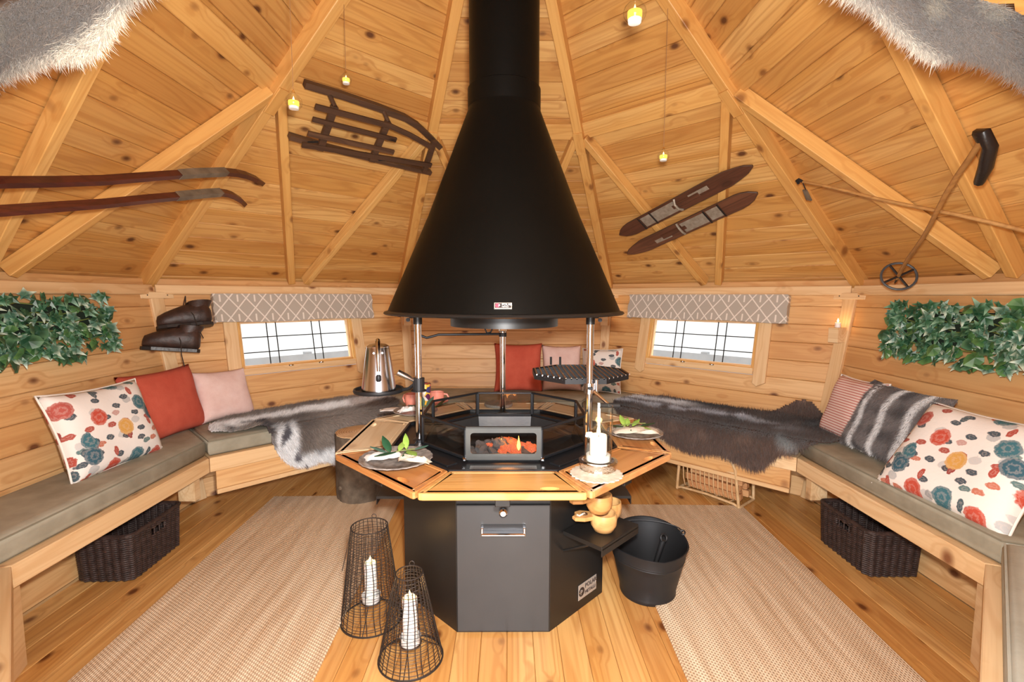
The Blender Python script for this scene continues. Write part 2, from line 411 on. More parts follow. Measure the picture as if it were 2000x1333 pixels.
# floor planks along the view direction
def clip(poly, n, d):
    out = []
    for i in range(len(poly)):
        p, q = poly[i-1], poly[i]; a = p[0]*n[0]+p[1]*n[1]-d; b = q[0]*n[0]+q[1]*n[1]-d
        if a*b < 0: t_ = a/(a-b); out.append((p[0]+(q[0]-p[0])*t_, p[1]+(q[1]-p[1])*t_))
        if b <= 0: out.append(q)
    return out
FA = 1.945
octo = lambda a: [(a/math.cos(PI/8)*math.cos(PI/8+i*PI/4), a/math.cos(PI/8)*math.sin(PI/8+i*PI/4)) for i in range(8)]
fl = struct('floor', 'varnished pine plank floor of the octagonal cabin', MB().prism(octo(FA+.12), -.06, -.027), 'pine_floor', 'floor')
FW = .0975
for i in range(-20, 20):
    p = [(i*FW+.0175+.0006, -2.2), ((i+1)*FW+.0175-.0006, -2.2), ((i+1)*FW+.0175-.0006, 2.2), (i*FW+.0175+.0006, 2.2)]
    for n in NRM.values(): p = clip(p, n, FA) if p else p
    if len(p) >= 3:
        # plank local x must run along its length: rotate 90 degrees
        q = [(y, -x) for x, y in p]
        plank('plank', q, .026, 'pine_floor', fl, Matrix.Rotation(PI/2, 4, 'Z'), .0022)

# roof
cl = struct('ceiling', 'pine boarded pyramid roof with ridge rafters and diagonal braces', None, None, 'ceiling')
RB, RD = .118, .085
UH, UN = EA/RL, (AP-EZ)/RL                  # horizontal run per metre up the slope; and its complement
for k in NRM:
    M = roof_M(k)
    hw = lambda s, d: K8*(EA-s*UH+d*UN)
    s = -.12; 
    while True:
        s1 = s+RB
        if hw(s1, RD) < .075: break
        a, b = hw(s, RD), hw(s1-.0012, RD)
        plank('roof_board', [(-a, s), (a, s), (b, s1-.0012), (-b, s1-.0012)], .022, 'pine_roof', cl, M @ Matrix.Translation((0, 0, -RD)), .0045)
        s = s1
    # weather sheet above the boards
    a, b = hw(-.14, RD+.05), .05
    obj('roof_sheet', MB().prism([(-a, -.14), (a, -.14), (b, RL-.02), (-b, RL-.02)], -RD-.05, -RD-.026), 'pine_roof', cl, M)
    # purlin
    sp = 1.40; a, b = hw(sp, RD*.6)-.02, hw(sp+.11, RD*.6)-.02
    plank('purlin', [(-a, sp), (a, sp), (b, sp+.11), (-b, sp+.11)], .03, 'pine_beam', cl, M @ Matrix.Translation((0, 0, -RD+.034)), .004)
    # V braces from the rafters down to the middle of the eaves
    for sg in (-1, 1):
        p0 = Vector((sg*.055, .02, 0)); p1 = Vector((sg*(hw(1.42, 0)-.025), 1.42, 0)); d = p1-p0
        Mb = M @ Matrix.Translation((p0+p1)/2) @ Matrix.Rotation(math.atan2(d.y, d.x), 4, 'Z')
        obj('brace', MB().box((0, 0, -.042), (d.length, .048, .075), None, .003), 'pine_beam', cl, Mb)
for i in range(8):
    an = PI/8+i*PI/4; rr = EA/math.cos(PI/8)
    p0 = Vector((rr*math.cos(an), rr*math.sin(an), EZ)); p1 = Vector((0, 0, AP)); d = p1-p0
    q0 = p0-d*.03; q1 = p0+d*.93
    x = d.normalized(); y = Vector((-math.sin(an), math.cos(an), 0))
    Mb = frame((q0+q1)/2, x, y)            # local z is upward-outward or inward depending on handedness
    sz = 1 if Mb.col[2].z > 0 else -1
    obj('rafter', MB().box((0, 0, sz*.055), ((q1-q0).length, .062, .11), None, .003), 'pine_beam', cl, Mb)
    # little cover plate over the rafter joint
    jp = p0+d*.46
    obj('joint_plate', MB().box((0, 0, -sz*.006), (.16, .064, .012), None, .002), 'pine_beam', cl, frame(jp, x, y))

# wall-head trim, corner posts and corner plates
n_tr = 0
for k in NRM:
    n_tr += 1
    M = wall_M(k); y0, y1 = 1.292/CL, 1.352/CL
    a = (A0+LEAN*1.29)*K8-.012
    tr = struct('trim_%d' % n_tr, 'pale pine head board along the top of the %s wall' % k.replace('_', ' '), None, None, 'trim')
    if k == 'front':
        for sg in (-1, 1): plank('head_board', [(sg*.68-.22, y0), (sg*.68+.22, y0), (sg*.68+.22, y1), (sg*.68-.22, y1)], .02, 'pine_bench', tr, M @ Matrix.Translation((0, 0, .022)))
    else: plank('head_board', [(-a, y0), (a, y0), (a, y1), (-a, y1)], .02, 'pine_bench', tr, M @ Matrix.Translation((0, 0, .022)))
names8 = ['right rear', 'back right', 'back left', 'left rear', 'left front', 'front left', 'front right', 'right front']
for i in range(8):
    n_tr += 1
    an = PI/8+i*PI/4; er = Vector((math.cos(an), math.sin(an), 0)); et = Vector((math.sin(an), -math.cos(an), 0))
    ra = lambda z: (A0+LEAN*z)/math.cos(PI/8)-.022
    p0, p1 = er*ra(0), er*ra(1.27)+Vector((0, 0, 1.27))
    tr = struct('trim_%d' % n_tr, 'pine corner post at the %s corner of the cabin' % names8[i], None, None, 'post')
    Mp = frame((p0+p1)/2, (p1-p0), et)
    sz = 1 if (Mp.col[2].xyz).dot(er) < 0 else -1
    obj('corner_post', MB().box((0, 0, 0), ((p1-p0).length, .078, .03), None, .003), 'pine_bench', tr, Mp)
    c = er*(ra(1.29)-.012)+Vector((0, 0, 1.288))
    Mq = frame(c, et, er*LEAN+Vector((0, 0, 1)))
    pl = obj('corner_plate', MB().box((0, 0, 0), (.20, .042, .022), None, .003), 'pine_bench', tr, Mq)
    for sx in (-.06, .06): obj('screw', MB().lathe([(.004, 0), (.004, .0125)], 8), 'iron', pl, Matrix.Translation((sx, 0, 0)))

# ------------------------------------------------------------------ windows, casings, what lies outside
def window(idx, k):
    M = wall_M(k); z2y = lambda z: z/CL
    w = struct('window_%d' % idx, 'small leaded window in the %s wall' % k.replace('_', ' '), None, None, 'window', M)
    x0, x1, y0, y1 = -.445, .362, z2y(.79), z2y(1.125)
    fw = .035
    for nm, c, s in [('frame_stile', (x0-fw/2, (y0+y1)/2), (fw, y1-y0+2*fw)), ('frame_stile', (x1+fw/2, (y0+y1)/2), (fw, y1-y0+2*fw))]:
        obj(nm, MB().box((0, 0, 0), (s[1], s[0], .06), None, .003), 'pine_beam', w, Matrix.Translation((*c, -.02)) @ Matrix.Rotation(PI/2, 4, 'Z'))
    for yy in (y0-fw/2, y1+fw/2): obj('frame_rail', MB().box((0, 0, 0), (x1-x0, fw, .06), None, .003), 'pine_beam', w, Matrix.Translation(((x0+x1)/2, yy, -.02)))
    # inner sash bead
    for yy in (y0+.006, y1-.006): obj('sash_rail', MB().box((0, 0, 0), (x1-x0, .012, .03), None, .002), 'pine_bench', w, Matrix.Translation(((x0+x1)/2, yy, -.03)))
    for xx in (x0+.006, x1-.006): obj('sash_stile', MB().box((0, 0, 0), (y1-y0-.024, .012, .03), None, .002), 'pine_bench', w, Matrix.Translation((xx, (y0+y1)/2, -.03)) @ Matrix.Rotation(PI/2, 4, 'Z'))
    obj('pane', MB().box(((x0+x1)/2, (y0+y1)/2, -.046), (x1-x0, y1-y0, .004)), 'window_glass', w)
    W, H = x1-x0, y1-y0
    for fx in (.235, .315, .645, .725): obj('lead_bar', MB().box((x0+W*fx, (y0+y1)/2, -.041), (.007, H, .004)), 'iron', w)
    for fy in (.30, .62): obj('lead_bar', MB().box(((x0+x1)/2, y0+H*fy, -.041), (W, .007, .004)), 'iron', w)
    # side casings with clipped feet, running below the sill
    for sg, xc in ((-1, x0-fw-.028), (1, x1+fw+.028)):
        h = .042; yb, yt = z2y(.655), z2y(1.20)
        pts = [(-h, yb+.03), (h-.03, yb), (h, yb+.02), (h, yt), (-h, yt)] if sg < 0 else [(-h, yb+.02), (-h+.03, yb), (h, yb+.03), (h, yt), (-h, yt)]
        q = [(y, -x) for x, y in pts]
        plank('casing', q, .022, 'pine_bench', w, Matrix.Translation((xc, 0, .024)) @ Matrix.Rotation(PI/2, 4, 'Z'), .003)
    plank('sill', [(x0-fw+.02, z2y(.735)), (x1+fw-.02, z2y(.735)), (x1+fw-.02, y0-.012), (x0-fw+.02, y0-.012)], .018, 'pine_bench', w, Matrix.Translation((0, 0, .018)), .003)
    for fx in (.38, .66):
        l = obj('latch', MB().box((0, 0, 0), (.035, .010, .014), None, .003), 'chrome', w, Matrix.Translation((x0+W*fx, y0-.016, .022)))
        obj('latch_pin', MB().lathe([(.004, 0), (.004, .018)], 8), 'chrome', l)
    return w
window(1, 'back_left'); window(2, 'back_right')
dr = struct('door_1', 'pine frame of the open doorway behind the camera', None, None, 'door', wall_M('front'))
for sg in (-1, 1): obj('door_jamb', MB().box((0, 0, 0), (1.3, .05, .12), None, .004), 'pine_beam', dr, Matrix.Translation((sg*.475, .66, -.02)) @ Matrix.Rotation(PI/2, 4, 'Z'))

gp = MB().prism([(-30, -30), (30, -30), (30, 30), (-30, 30)], -.5, -.42)
struct('ground', 'pale gravel ground outside the windows', gp, 'ground_pale', 'ground')
for k, nm in (('back_left', 'back left'), ('back_right', 'back right')):
    n = Vector((*NRM[k], 0)); M = frame(n*5.2+Vector((0, 0, -.42)), (n.y, -n.x, 0), (0, 0, 1))
    fe = thing('garden_fence', 'pale slatted garden fence seen through the %s window' % nm, 'fence', M)
    for j in range(6): obj('slat', MB().box((0, .12+j*.145, 0), (5.5, .11, .02)), 'fence_paint', fe)
    for j in range(5): obj('post', MB().box((-2.6+1.3*j, .45, -.05), (.09, .95, .09)), 'fence_paint', fe)

def valance(k, label, x0, x1):
    zb, zt = 1.092, 1.286; c = ((x0+x1)/2, (zb+zt)/2/CL)
    M = wall_M(k) @ Matrix.Translation((c[0], c[1], .045))
    v = thing('window_valance', label, 'valance', M, 'trellis print window valances')
    w, h = x1-x0, (zt-zb)/CL
    nx, ny = 40, 8; g = []
    for side in (1, 0):
        for j in range(ny+1):
            for i in range(nx+1):
                x = -w/2+w*i/nx; y = -h/2+h*j/ny
                z = .028+.006*math.sin(x*7+j*.4)*(1-j/ny)+.004*math.sin(x*19)*(1-j/ny)
                g.append((x+(.006*math.sin(j*1.3) if i in (0, nx) else 0), y+.003*math.sin(x*9)*(1-j/ny), z if side else z-.008))
    n1 = (nx+1)*(ny+1); fs = []
    for j in range(ny):
        for i in range(nx):
            a = j*(nx+1)+i; fs += [(a, a+1, a+nx+2, a+nx+1), (a+n1, a+nx+1+n1, a+nx+2+n1, a+1+n1)]
    edge = [i for i in range(nx+1)]+[(j+1)*(nx+1)+nx for j in range(ny)]+[ny*(nx+1)+i for i in range(nx-1, -1, -1)]+[j*(nx+1) for j in range(ny-1, 0, -1)]
    for a, b in zip(edge, edge[1:]+edge[:1]): fs.append((b, a, a+n1, b+n1))
    obj('fabric', MB().add(g, fs), 'trellis_print', v, smooth=50)
    for sg in (-1, 1): obj('side_return', MB().box((sg*(w/2-.004), 0, -.008), (.006, h*.98, .055)), 'trellis_print', v)
    obj('batten', MB().box((0, h/2-.012, -.012), (w-.02, .02, .045)), 'pine_bench', v)
valance('back_left', 'grey trellis-print fabric valance over the window left of the hood', -.608, .560)
valance('back_right', 'grey trellis-print fabric valance over the window right of the hood', -.655, .567)
#PART2

# ------------------------------------------------------------------ benches and seat cushions
FRONT = {'back': 1.45, 'back_right': 1.43, 'right': 1.61, 'front_right': 1.60, 'front_left': 1.60, 'left': 1.61, 'back_left': 1.43}
ORD = list(NRM)
def meet(k1, a1, k2, a2):
    n1, n2 = NRM[k1], NRM[k2]; det = n1[0]*n2[1]-n1[1]*n2[0]
    return ((a1*n2[1]-a2*n1[1])/det, (n1[0]*a2-n2[0]*a1)/det)
def bench_M(k):
    n = Vector((*NRM[k], 0)); return frame((0, 0, 0), (n.y, -n.x, 0), n)
BLAB = {'back': 'behind the grill', 'back_right': 'under the right window', 'right': 'along the right wall', 'front_right': 'at the right edge by the door',
        'front_left': 'at the left edge by the door', 'left': 'along the left wall', 'back_left': 'under the left window'}
def local(k, p):
    n = NRM[k]; return (p[0]*n[1]-p[1]*n[0], p[0]*n[0]+p[1]*n[1])
for k, a in FRONT.items():
    i = ORD.index(k); kp, kn = ORD[i-1], ORD[(i+1) % 8]
    WA = 2.015
    def corner(kk, aa, other, first):
        if other == 'front':
            hwid = .40*a
            return local(k, meet(k, aa, other, 1.9))
        return local(k, meet(k, aa, other, FRONT[other] if first else WA))
    fl_, fr_ = corner(k, a, kp, True), corner(k, a, kn, True)
    wl_, wr_ = corner(k, WA, kp, False), corner(k, WA, kn, False)
    M = bench_M(k)
    b = thing('wall_bench', 'pine wall bench %s' % BLAB[k], 'bench', M, 'wall benches')
    poly = [fl_, fr_, wr_, wl_]
    obj('seat_board', MB().prism(inset(poly, .003), .362, .398), 'pine_bench', b)
    # front rail, mitred
    e = .045; q = inset(poly, .002)
    def lerp_y(p, w_, y): t_ = (y-p[1])/(w_[1]-p[1]); return (p[0]+(w_[0]-p[0])*t_, y)
    rail = [q[0], q[1], lerp_y(q[1], q[2], a+e), lerp_y(q[0], q[3], a+e)]
    obj('front_rail', MB().prism(rail, .322, .402, .003), 'pine_bench', b)
    if k in ('back_left', 'back_right', 'back'):
        sk = [(rail[0][0]+.03, a+.012), (rail[1][0]-.03, a+.012), (rail[1][0]-.03, a+.034), (rail[0][0]+.03, a+.034)]
        obj('skirt_board', MB().prism(sk, .215, .321, .003), 'pine_wall', b)
        sk = [(x, y-.006) for x, y in sk]
        obj('skirt_lath', MB().prism(sk, .188, .214, .003), 'pine_bench', b)
    span = fr_[0]-fl_[0]
    for x in ((fl_[0]+.16, fr_[0]-.16) if k == 'back' else (fr_[0]-.20,) if k == 'back_left' else (fl_[0]+.20,) if k == 'back_right' else ()):
        obj('leg', MB().box((x, a+.09, .095), (.09, .045, .19), None, .003) if k != 'back' else MB().box((x, a+.09, .18), (.09, .045, .36), None, .003), 'pine_bench', b)
    if k in ('left', 'right'):
        sgn = -1 if k == 'left' else 1
        fx = fl_ if k == 'left' else fr_
        Ml = Matrix.Translation((fx[0]*.985, a+.045, .161)) @ Matrix.Rotation(sgn*-PI/8, 4, 'Z')
        obj('leg', MB().box((0, 0, 0), (.105, .035, .322), None, .003), 'pine_bench', b, Ml)
        fx = fr_ if k == 'left' else fl_
        obj('end_block', MB().box((fx[0]*.93, a+.10, .271), (.045, .09, .182), None, .003), 'pine_bench', b)
    # cushion
    cq = inset(poly, .004); cp = [lerp_y(cq[0], cq[3], a+.038), lerp_y(cq[1], cq[2], a+.038), cq[2], cq[3]]
    cm = 'cushion_grey' if k.startswith('front') else 'cushion_green'
    c = thing('seat_cushion', '%s fabric seat cushion %s' % ('pale grey' if k.startswith('front') else 'olive grey', {'back': 'behind the grill, in front of the back wall', 'back_right': 'under the dark hide by the right window',
        'right': 'along the right wall under the floral and fur pillows', 'front_right': 'at the right edge of the picture', 'front_left': 'at the left edge of the picture',
        'left': 'along the left wall under the floral pillow', 'back_left': 'under the pale hide by the left window'}[k]), 'cushion', M, 'seat cushions')
    lv = [(0, .012), (.012, .003), (.03, 0), (.062, 0), (.078, .005), (.087, .018), (.089, .05)]
    obj('cover', MB().rings([[(x, y, .403+z) for x, y in inset(cp, d)] for z, d in lv]), cm, c, smooth=60)
    pp = inset(cp, .006); obj('seam', MB().tube([(x, y, .483) for x, y in pp], .0035, 6, closed=True), 'piping' if cm == 'cushion_green' else 'cushion_grey', c)

# ------------------------------------------------------------------ the grill in the middle
GX = .003
G = thing('barbecue_grill', 'black octagonal indoor barbecue with chrome posts and glowing fire', 'grill', T(GX, 0, 0))
def side_M(i, a, z=0):        # frame of an octagon side: x along, y up, z outward; i counts from the front
    an = -PI/2+i*PI/4; n = Vector((math.cos(an), math.sin(an), 0))
    return frame(n*a+Vector((0, 0, z)), (-n.y, n.x, 0), (0, 0, 1))
BA = .428; bw = 2*BA*K8
for i in range(8):
    obj('side_panel', MB().box((0, .30, -.006), (bw-.002, .60, .012), None, .001), 'black_paint', G, side_M(i, BA))
dp = obj('door_panel', MB().box((0, .262, .006), (bw*.985, .50, .012), None, .002), 'door_paint', G, side_M(0, BA))
h = obj('handle', MB().box((0, .408, .026), (.165, .012, .028), None, .004), 'chrome', dp)
obj('handle_back', MB().box((0, .425, .013), (.165, .026, .004), None, .001), 'iron', dp)
for sx in (-.078, .078): obj('handle_end', MB().box((sx, .418, .022), (.008, .03, .024), None, .002), 'chrome', dp)
kb = obj('lock_knob', MB().lathe([(.010, 0), (.010, .012), (.016, .018), (.016, .026), (.010, .032)], 16), 'chrome', dp, Matrix.Translation((0, .492, .012)), smooth=40)
# maker's plate on the right front side
pm = side_M(1, BA)
pl = obj('maker_plate', MB().box((.065, .075, .002), (.125, .065, .003), None, .001), 'label_silver', G, pm)
def text(name, body, size, M, m, parent, ext=.0006, align='LEFT'):
    cu = bpy.data.curves.new(name, 'FONT'); cu.body = body; cu.size = size; cu.extrude = ext; cu.align_x = align; cu.resolution_u = 2
    tmp = bpy.data.objects.new(name, cu); COL.objects.link(tmp)
    dg = bpy.context.evaluated_depsgraph_get(); me = bpy.data.meshes.new_from_object(tmp.evaluated_get(dg))
    bpy.data.objects.remove(tmp); bpy.data.curves.remove(cu)
    me.materials.clear(); o = obj(name, me, m, parent, M); return o
text('lettering', 'POLAR', .026, Matrix.Translation((.045, .082, .0042)), 'ink_dark', pl)
text('lettering', 'METALLI', .0195, Matrix.Translation((.045, .056, .0042)), 'ink_dark', pl)
lg = MB(); lg.lathe([(.019, 0), (.019, .001)], 20); obj('emblem', lg, 'ink_dark', pl, Matrix.Translation((.022, .075, .0038)))
text('emblem_letter', 'P', .03, Matrix.Translation((.012, .064, .0052)), 'label_silver', pl)
for sx in (.008, .122): obj('rivet', MB().lathe([(.003, 0), (.003, .0045)], 8), 'chrome', pl, Matrix.Translation((sx, .075, .001)))
# hinged cup shelf on the right front side and two side trays
sh = obj('cup_shelf', MB().box((.020, .375, .095), (.255, .016, .18), None, .002), 'black_paint', G, side_M(1, BA))
obj('shelf_lip', MB().box((.020, .360, .183), (.255, .030, .004), None, .001), 'black_paint', sh)
for sx in (-.1, .15): obj('bracket', MB().tube([(sx, .30, .004), (sx, .366, .12)], .005, 6), 'black_paint', sh)
for i in (2, 6):
    tr = obj('side_tray', MB().box((0, .425, .06), (.33, .012, .12), None, .002), 'black_paint', G, side_M(i, BA))
    obj('tray_lip', MB().box((0, .412, .119), (.33, .036, .004), None, .001), 'black_paint', tr)
# table frame: octagonal steel top, hole for the hearth
def octring(mb, a0, z0, a1, z1):
    p, q = octo(a0), octo(a1); mb.rings([[(x, y, z0) for x, y in p], [(x, y, z1) for x, y in q]], caps=False)
ro = Matrix.Identity(4)
f = MB(); prof = [(.50, .600), (.50, .632), (.476, .634), (.476, .660), (.466, .660), (.466, .646), (.335, .646), (.335, .600), (.50, .600)]
f.rings([[(x, y, z) for x, y in octo(a)] for a, z in prof], caps=False)
obj('table_frame', f, 'guard_steel', G)
for i in range(8): obj('support_arm', MB().box((0, .612, .10), (.05, .028, .20), None, .002), 'black_paint', G, side_M(i, .45-.0))
st = obj('vent_strip', MB().box((0, 0, 0), (.25, .052, .004), None, .001), 'perforated_steel', G, Matrix.Translation((0, -.432, .650)))
for i in range(8):
    if i == 0: continue
    obj('trim_tray', MB().box((0, .648, -.045), (.27, .006, .05), None, .002), 'guard_steel', G, side_M(i, .455))
# fire bowl
f = MB(); prof = [(.34, .655), (.335, .655), (.325, .60), (.24, .555), (.02, .545), (.02, .535), (.25, .545), (.34, .59)]
f.rings([[(x, y, z) for x, y in octo(a)] for a, z in prof], caps=False)
f.add([(x, y, .545) for x, y in octo(.03)], [tuple(range(8))])
obj('fire_bowl', f, 'bowl_steel', G)
# guard ring of framed panes
GA = .352; gw = 2*GA*K8; z0, z1 = .655, .782
for i in range(8):
    Mg = side_M(i, GA)
    if i == 0:
        # steel front plate with the stoking window
        fp = bmesh.new(); mbp = MB()
        ow, ih = gw/2, .0
        outer = [(-ow, z0), (ow, z0), (ow, z1), (-ow, z1)]
        r_ = .012; ix0, ix1, iy0, iy1 = -.128, .128, z0+.024, z1-.020
        inner = []
        for cx, cy, a0_ in ((ix1-r_, iy0+r_, -90), (ix1-r_, iy1-r_, 0), (ix0+r_, iy1-r_, 90), (ix0+r_, iy0+r_, 180)):
            for q in range(4): an = R(a0_+30*q); inner.append((cx+r_*math.cos(an), cy+r_*math.sin(an)))
        vo = [fp.verts.new((x, y, 0)) for x, y in outer]; vi = [fp.verts.new((x, y, 0)) for x, y in inner]
        es = [fp.edges.new((vo[j-1], vo[j])) for j in range(4)]+[fp.edges.new((vi[j-1], vi[j])) for j in range(len(vi))]
        bmesh.ops.triangle_fill(fp, edges=es, use_beauty=True)
        ext = bmesh.ops.extrude_face_region(fp, geom=list(fp.faces))
        bmesh.ops.translate(fp, vec=(0, 0, -.006), verts=[g for g in ext['geom'] if isinstance(g, bmesh.types.BMVert)])
        bmesh.ops.recalc_face_normals(fp, faces=fp.faces)
        me = bpy.data.meshes.new('front_plate'); fp.to_mesh(me); fp.free()
        obj('front_plate', me, 'plate_steel', G, Mg)
        obj('top_bar', MB().box((0, z1+.002, -.003), (gw, .006, .014), None, .002), 'plate_steel', G, Mg)
    else:
        gf = obj('guard_frame', MB().box((0, z1-.004, -.003), (gw, .010, .012), None, .002).box((0, z0+.006, -.003), (gw, .012, .012), None, .002)
                 .box((-gw/2+.005, (z0+z1)/2, -.003), (.010, z1-z0, .012), None, .002).box((gw/2-.005, (z0+z1)/2, -.003), (.010, z1-z0, .012), None, .002), 'guard_steel', G, Mg)
        obj('pane', MB().box((0, (z0+z1)/2, -.003), (gw-.02, z1-z0-.02, .003)), 'smoked_glass', gf)
for sx in (-.150, .150):
    obj('corner_clip', MB().box((sx, .662, .012), (.014, .012, .02), None, .003), 'chrome', G, side_M(0, GA))
# posts
PP = {'left': (-.378, -.058), 'right': (.378, -.058), 'rear': (-.012, .43)}
for nm, (x, y) in PP.items():
    p = obj('post', MB().lathe([(.0155, .60), (.0155, 1.235)], 20), 'chrome', G, Matrix.Translation((x, y, 0)), smooth=60)
    p['label'] = 'chrome post at the %s of the grill' % nm
    zc = 1.165 if nm != 'rear' else 1.12
    cb = obj('post_socket', MB().lathe([(.0195, zc), (.0195, 1.24)], 20), 'black_paint', p, smooth=60)
    if nm != 'rear':
        sg = -1 if nm == 'left' else 1
        w = MB().tube([(sg*.018, 0, 1.195), (sg*.036, 0, 1.195)], .004, 8)
        for dz in (-1, 1): w.lathe([(.001, -.003), (.009, -.003), (.009, .003), (.001, .003)], 12, Matrix.Translation((sg*.042, 0, 1.195+dz*.011)) @ Matrix.Rotation(PI/2, 4, 'X'))
        obj('wing_nut', w, 'iron', p)
    else: obj('clamp_ring', MB().lathe([(.021, 1.098), (.023, 1.102), (.023, 1.114), (.021, 1.118)], 16), 'chrome', p)
    obj('foot_flange', MB().lathe([(.03, .646), (.03, .652), (.018, .656)], 16), 'guard_steel', p)

# hood and flue
H = thing('grill_hood', 'large black conical smoke hood with flue pipe over the grill', 'hood', T(GX, 0, 1.20))
z = lambda v: (v+.032 if v < 1.3 else v)-1.20
obj('hood_cone', MB().lathe([(.510, z(1.185)), (.505, z(1.20)), (.330, z(1.63)), (.158, z(2.075)), (.156, z(2.09)), (.15, z(2.085)), (.325, z(1.63)), (.498, z(1.20)), (.500, z(1.183)), (.510, z(1.185))], 96, caps=False), 'hood_paint', H, smooth=35)
obj('hood_rim', MB().lathe([(.500, z(1.182)), (.520, z(1.178)), (.526, z(1.183)), (.522, z(1.190)), (.508, z(1.194)), (.50, z(1.19)), (.500, z(1.182))], 96, caps=False), 'black_paint', H, smooth=60)
obj('draught_ring', MB().lathe([(.232, z(1.124)), (.240, z(1.124)), (.240, z(1.20)), (.232, z(1.20)), (.232, z(1.124))], 64, caps=False), 'black_paint', H, smooth=40)
for a in range(3):
    an = PI/2+a*2*PI/3
    obj('ring_stay', MB().tube([(.238*math.cos(an), .238*math.sin(an), z(1.19)), (.47*math.cos(an), .47*math.sin(an), z(1.23))], .005, 6), 'iron', H)
fp = obj('flue_pipe', MB().lathe([(.150, z(2.06)), (.150, z(3.9))], 64), 'hood_paint', H, smooth=50)
obj('flue_collar', MB().lathe([(.1515, z(2.085)), (.157, z(2.088)), (.157, z(2.168)), (.1515, z(2.172))], 64, caps=False), 'hood_paint', H, smooth=30)
hn = Vector((0, -math.cos(math.atan2(.175, .43)), math.sin(math.atan2(.175, .43))))   # cone facing at the front
bz = 1.215; br = .505-(bz-1.20)*(.175/.43)
Mb = frame((.0, -br-.003, z(bz)+.0), (1, 0, 0), Vector((0, .175, .43)))
bd = obj('badge', MB().box((0, .008, 0), (.062, .024, .004), None, .001), 'label_silver', H, Mb)
obj('badge_field', MB().box((0, .0085, .0022), (.056, .017, .0006)), 'ink_dark', bd)
text('lettering', 'POLAR', .0115, Matrix.Translation((-.004, .0085, .003)), 'ink_white', bd, .0003)
text('lettering', 'METALLI', .0062, Matrix.Translation((-.004, .0018, .003)), 'ink_white', bd, .0003)
obj('emblem', MB().lathe([(.0075, 0), (.0075, .0008)], 20), 'ink_red', bd, Matrix.Translation((-.0195, .0085, .0024)))
text('emblem_letter', 'P', .012, Matrix.Translation((-.016, .0042, .0034)), 'ink_white', bd, .0003)

# charcoal and fire
obj('ash_bed', MB().lathe([(.20, .560), (.19, .585), (.10, .622), (.02, .636)], 32, Matrix.Translation((0, -.12, 0))), 'charcoal', G, smooth=60)
lump = []
for v in range(4):
    bm = bmesh.new(); bmesh.ops.create_icosphere(bm, subdivisions=2, radius=1)
    for q in bm.verts:
        q.co *= .75+.5*random.random(); q.co.x *= 1.5; q.co.z *= .75
    me = bpy.data.meshes.new('charcoal_lump'); bm.to_mesh(me); bm.free(); lump.append(me)
lump_hot = []
for me in lump:
    m2 = me.copy(); m2.materials.append(mat('hot_coal')); lump_hot.append(m2); me.materials.append(mat('charcoal'))
for i in range(52):
    hot = i % 2 == 0
    a = random.random()*2*PI; rr = .17*math.sqrt(random.random())
    x, y = GX+rr*math.cos(a)*.68+(.026 if hot else -.026), -.13+rr*math.sin(a)*.80
    zz = .606+.050*max(0, 1-rr/.17)+.008*random.random()
    o = obj('charcoal_lump', random.choice(lump_hot if hot else lump), None, None,
            Matrix.Translation((x, y, zz)) @ Euler((random.random()*6, random.random()*6, random.random()*6)).to_matrix().to_4x4() @ Matrix.Scale(.015+.011*random.random(), 4))
    tag(o, 'glowing orange charcoal lump in the fire bowl' if hot else 'grey ashy charcoal lump in the fire bowl', 'charcoal', 'glowing coals in the fire bowl' if hot else 'ashy coals in the fire bowl')
def flame_mesh(h, r):
    return MB().lathe([(r*.25, 0), (r*.8, h*.15), (r, h*.3), (r*.7, h*.55), (r*.3, h*.8), (r*.03, h)], 10)
for x, y, hh, lb in ((.062, -.20, .062, 'tall thin orange flame at the right of the charcoal fire'), (-.012, -.13, .03, 'low orange flame in the middle of the charcoal fire')):
    o = obj('fire_flame', flame_mesh(hh, .008), 'ember_flame', None, T(GX+x, y, .645)); tag(o, lb, 'flame')
lamp('ember_light', 'POINT', (.02, -.15, .70), 1.2, (1, .35, .08), shadow_soft_size=.06)

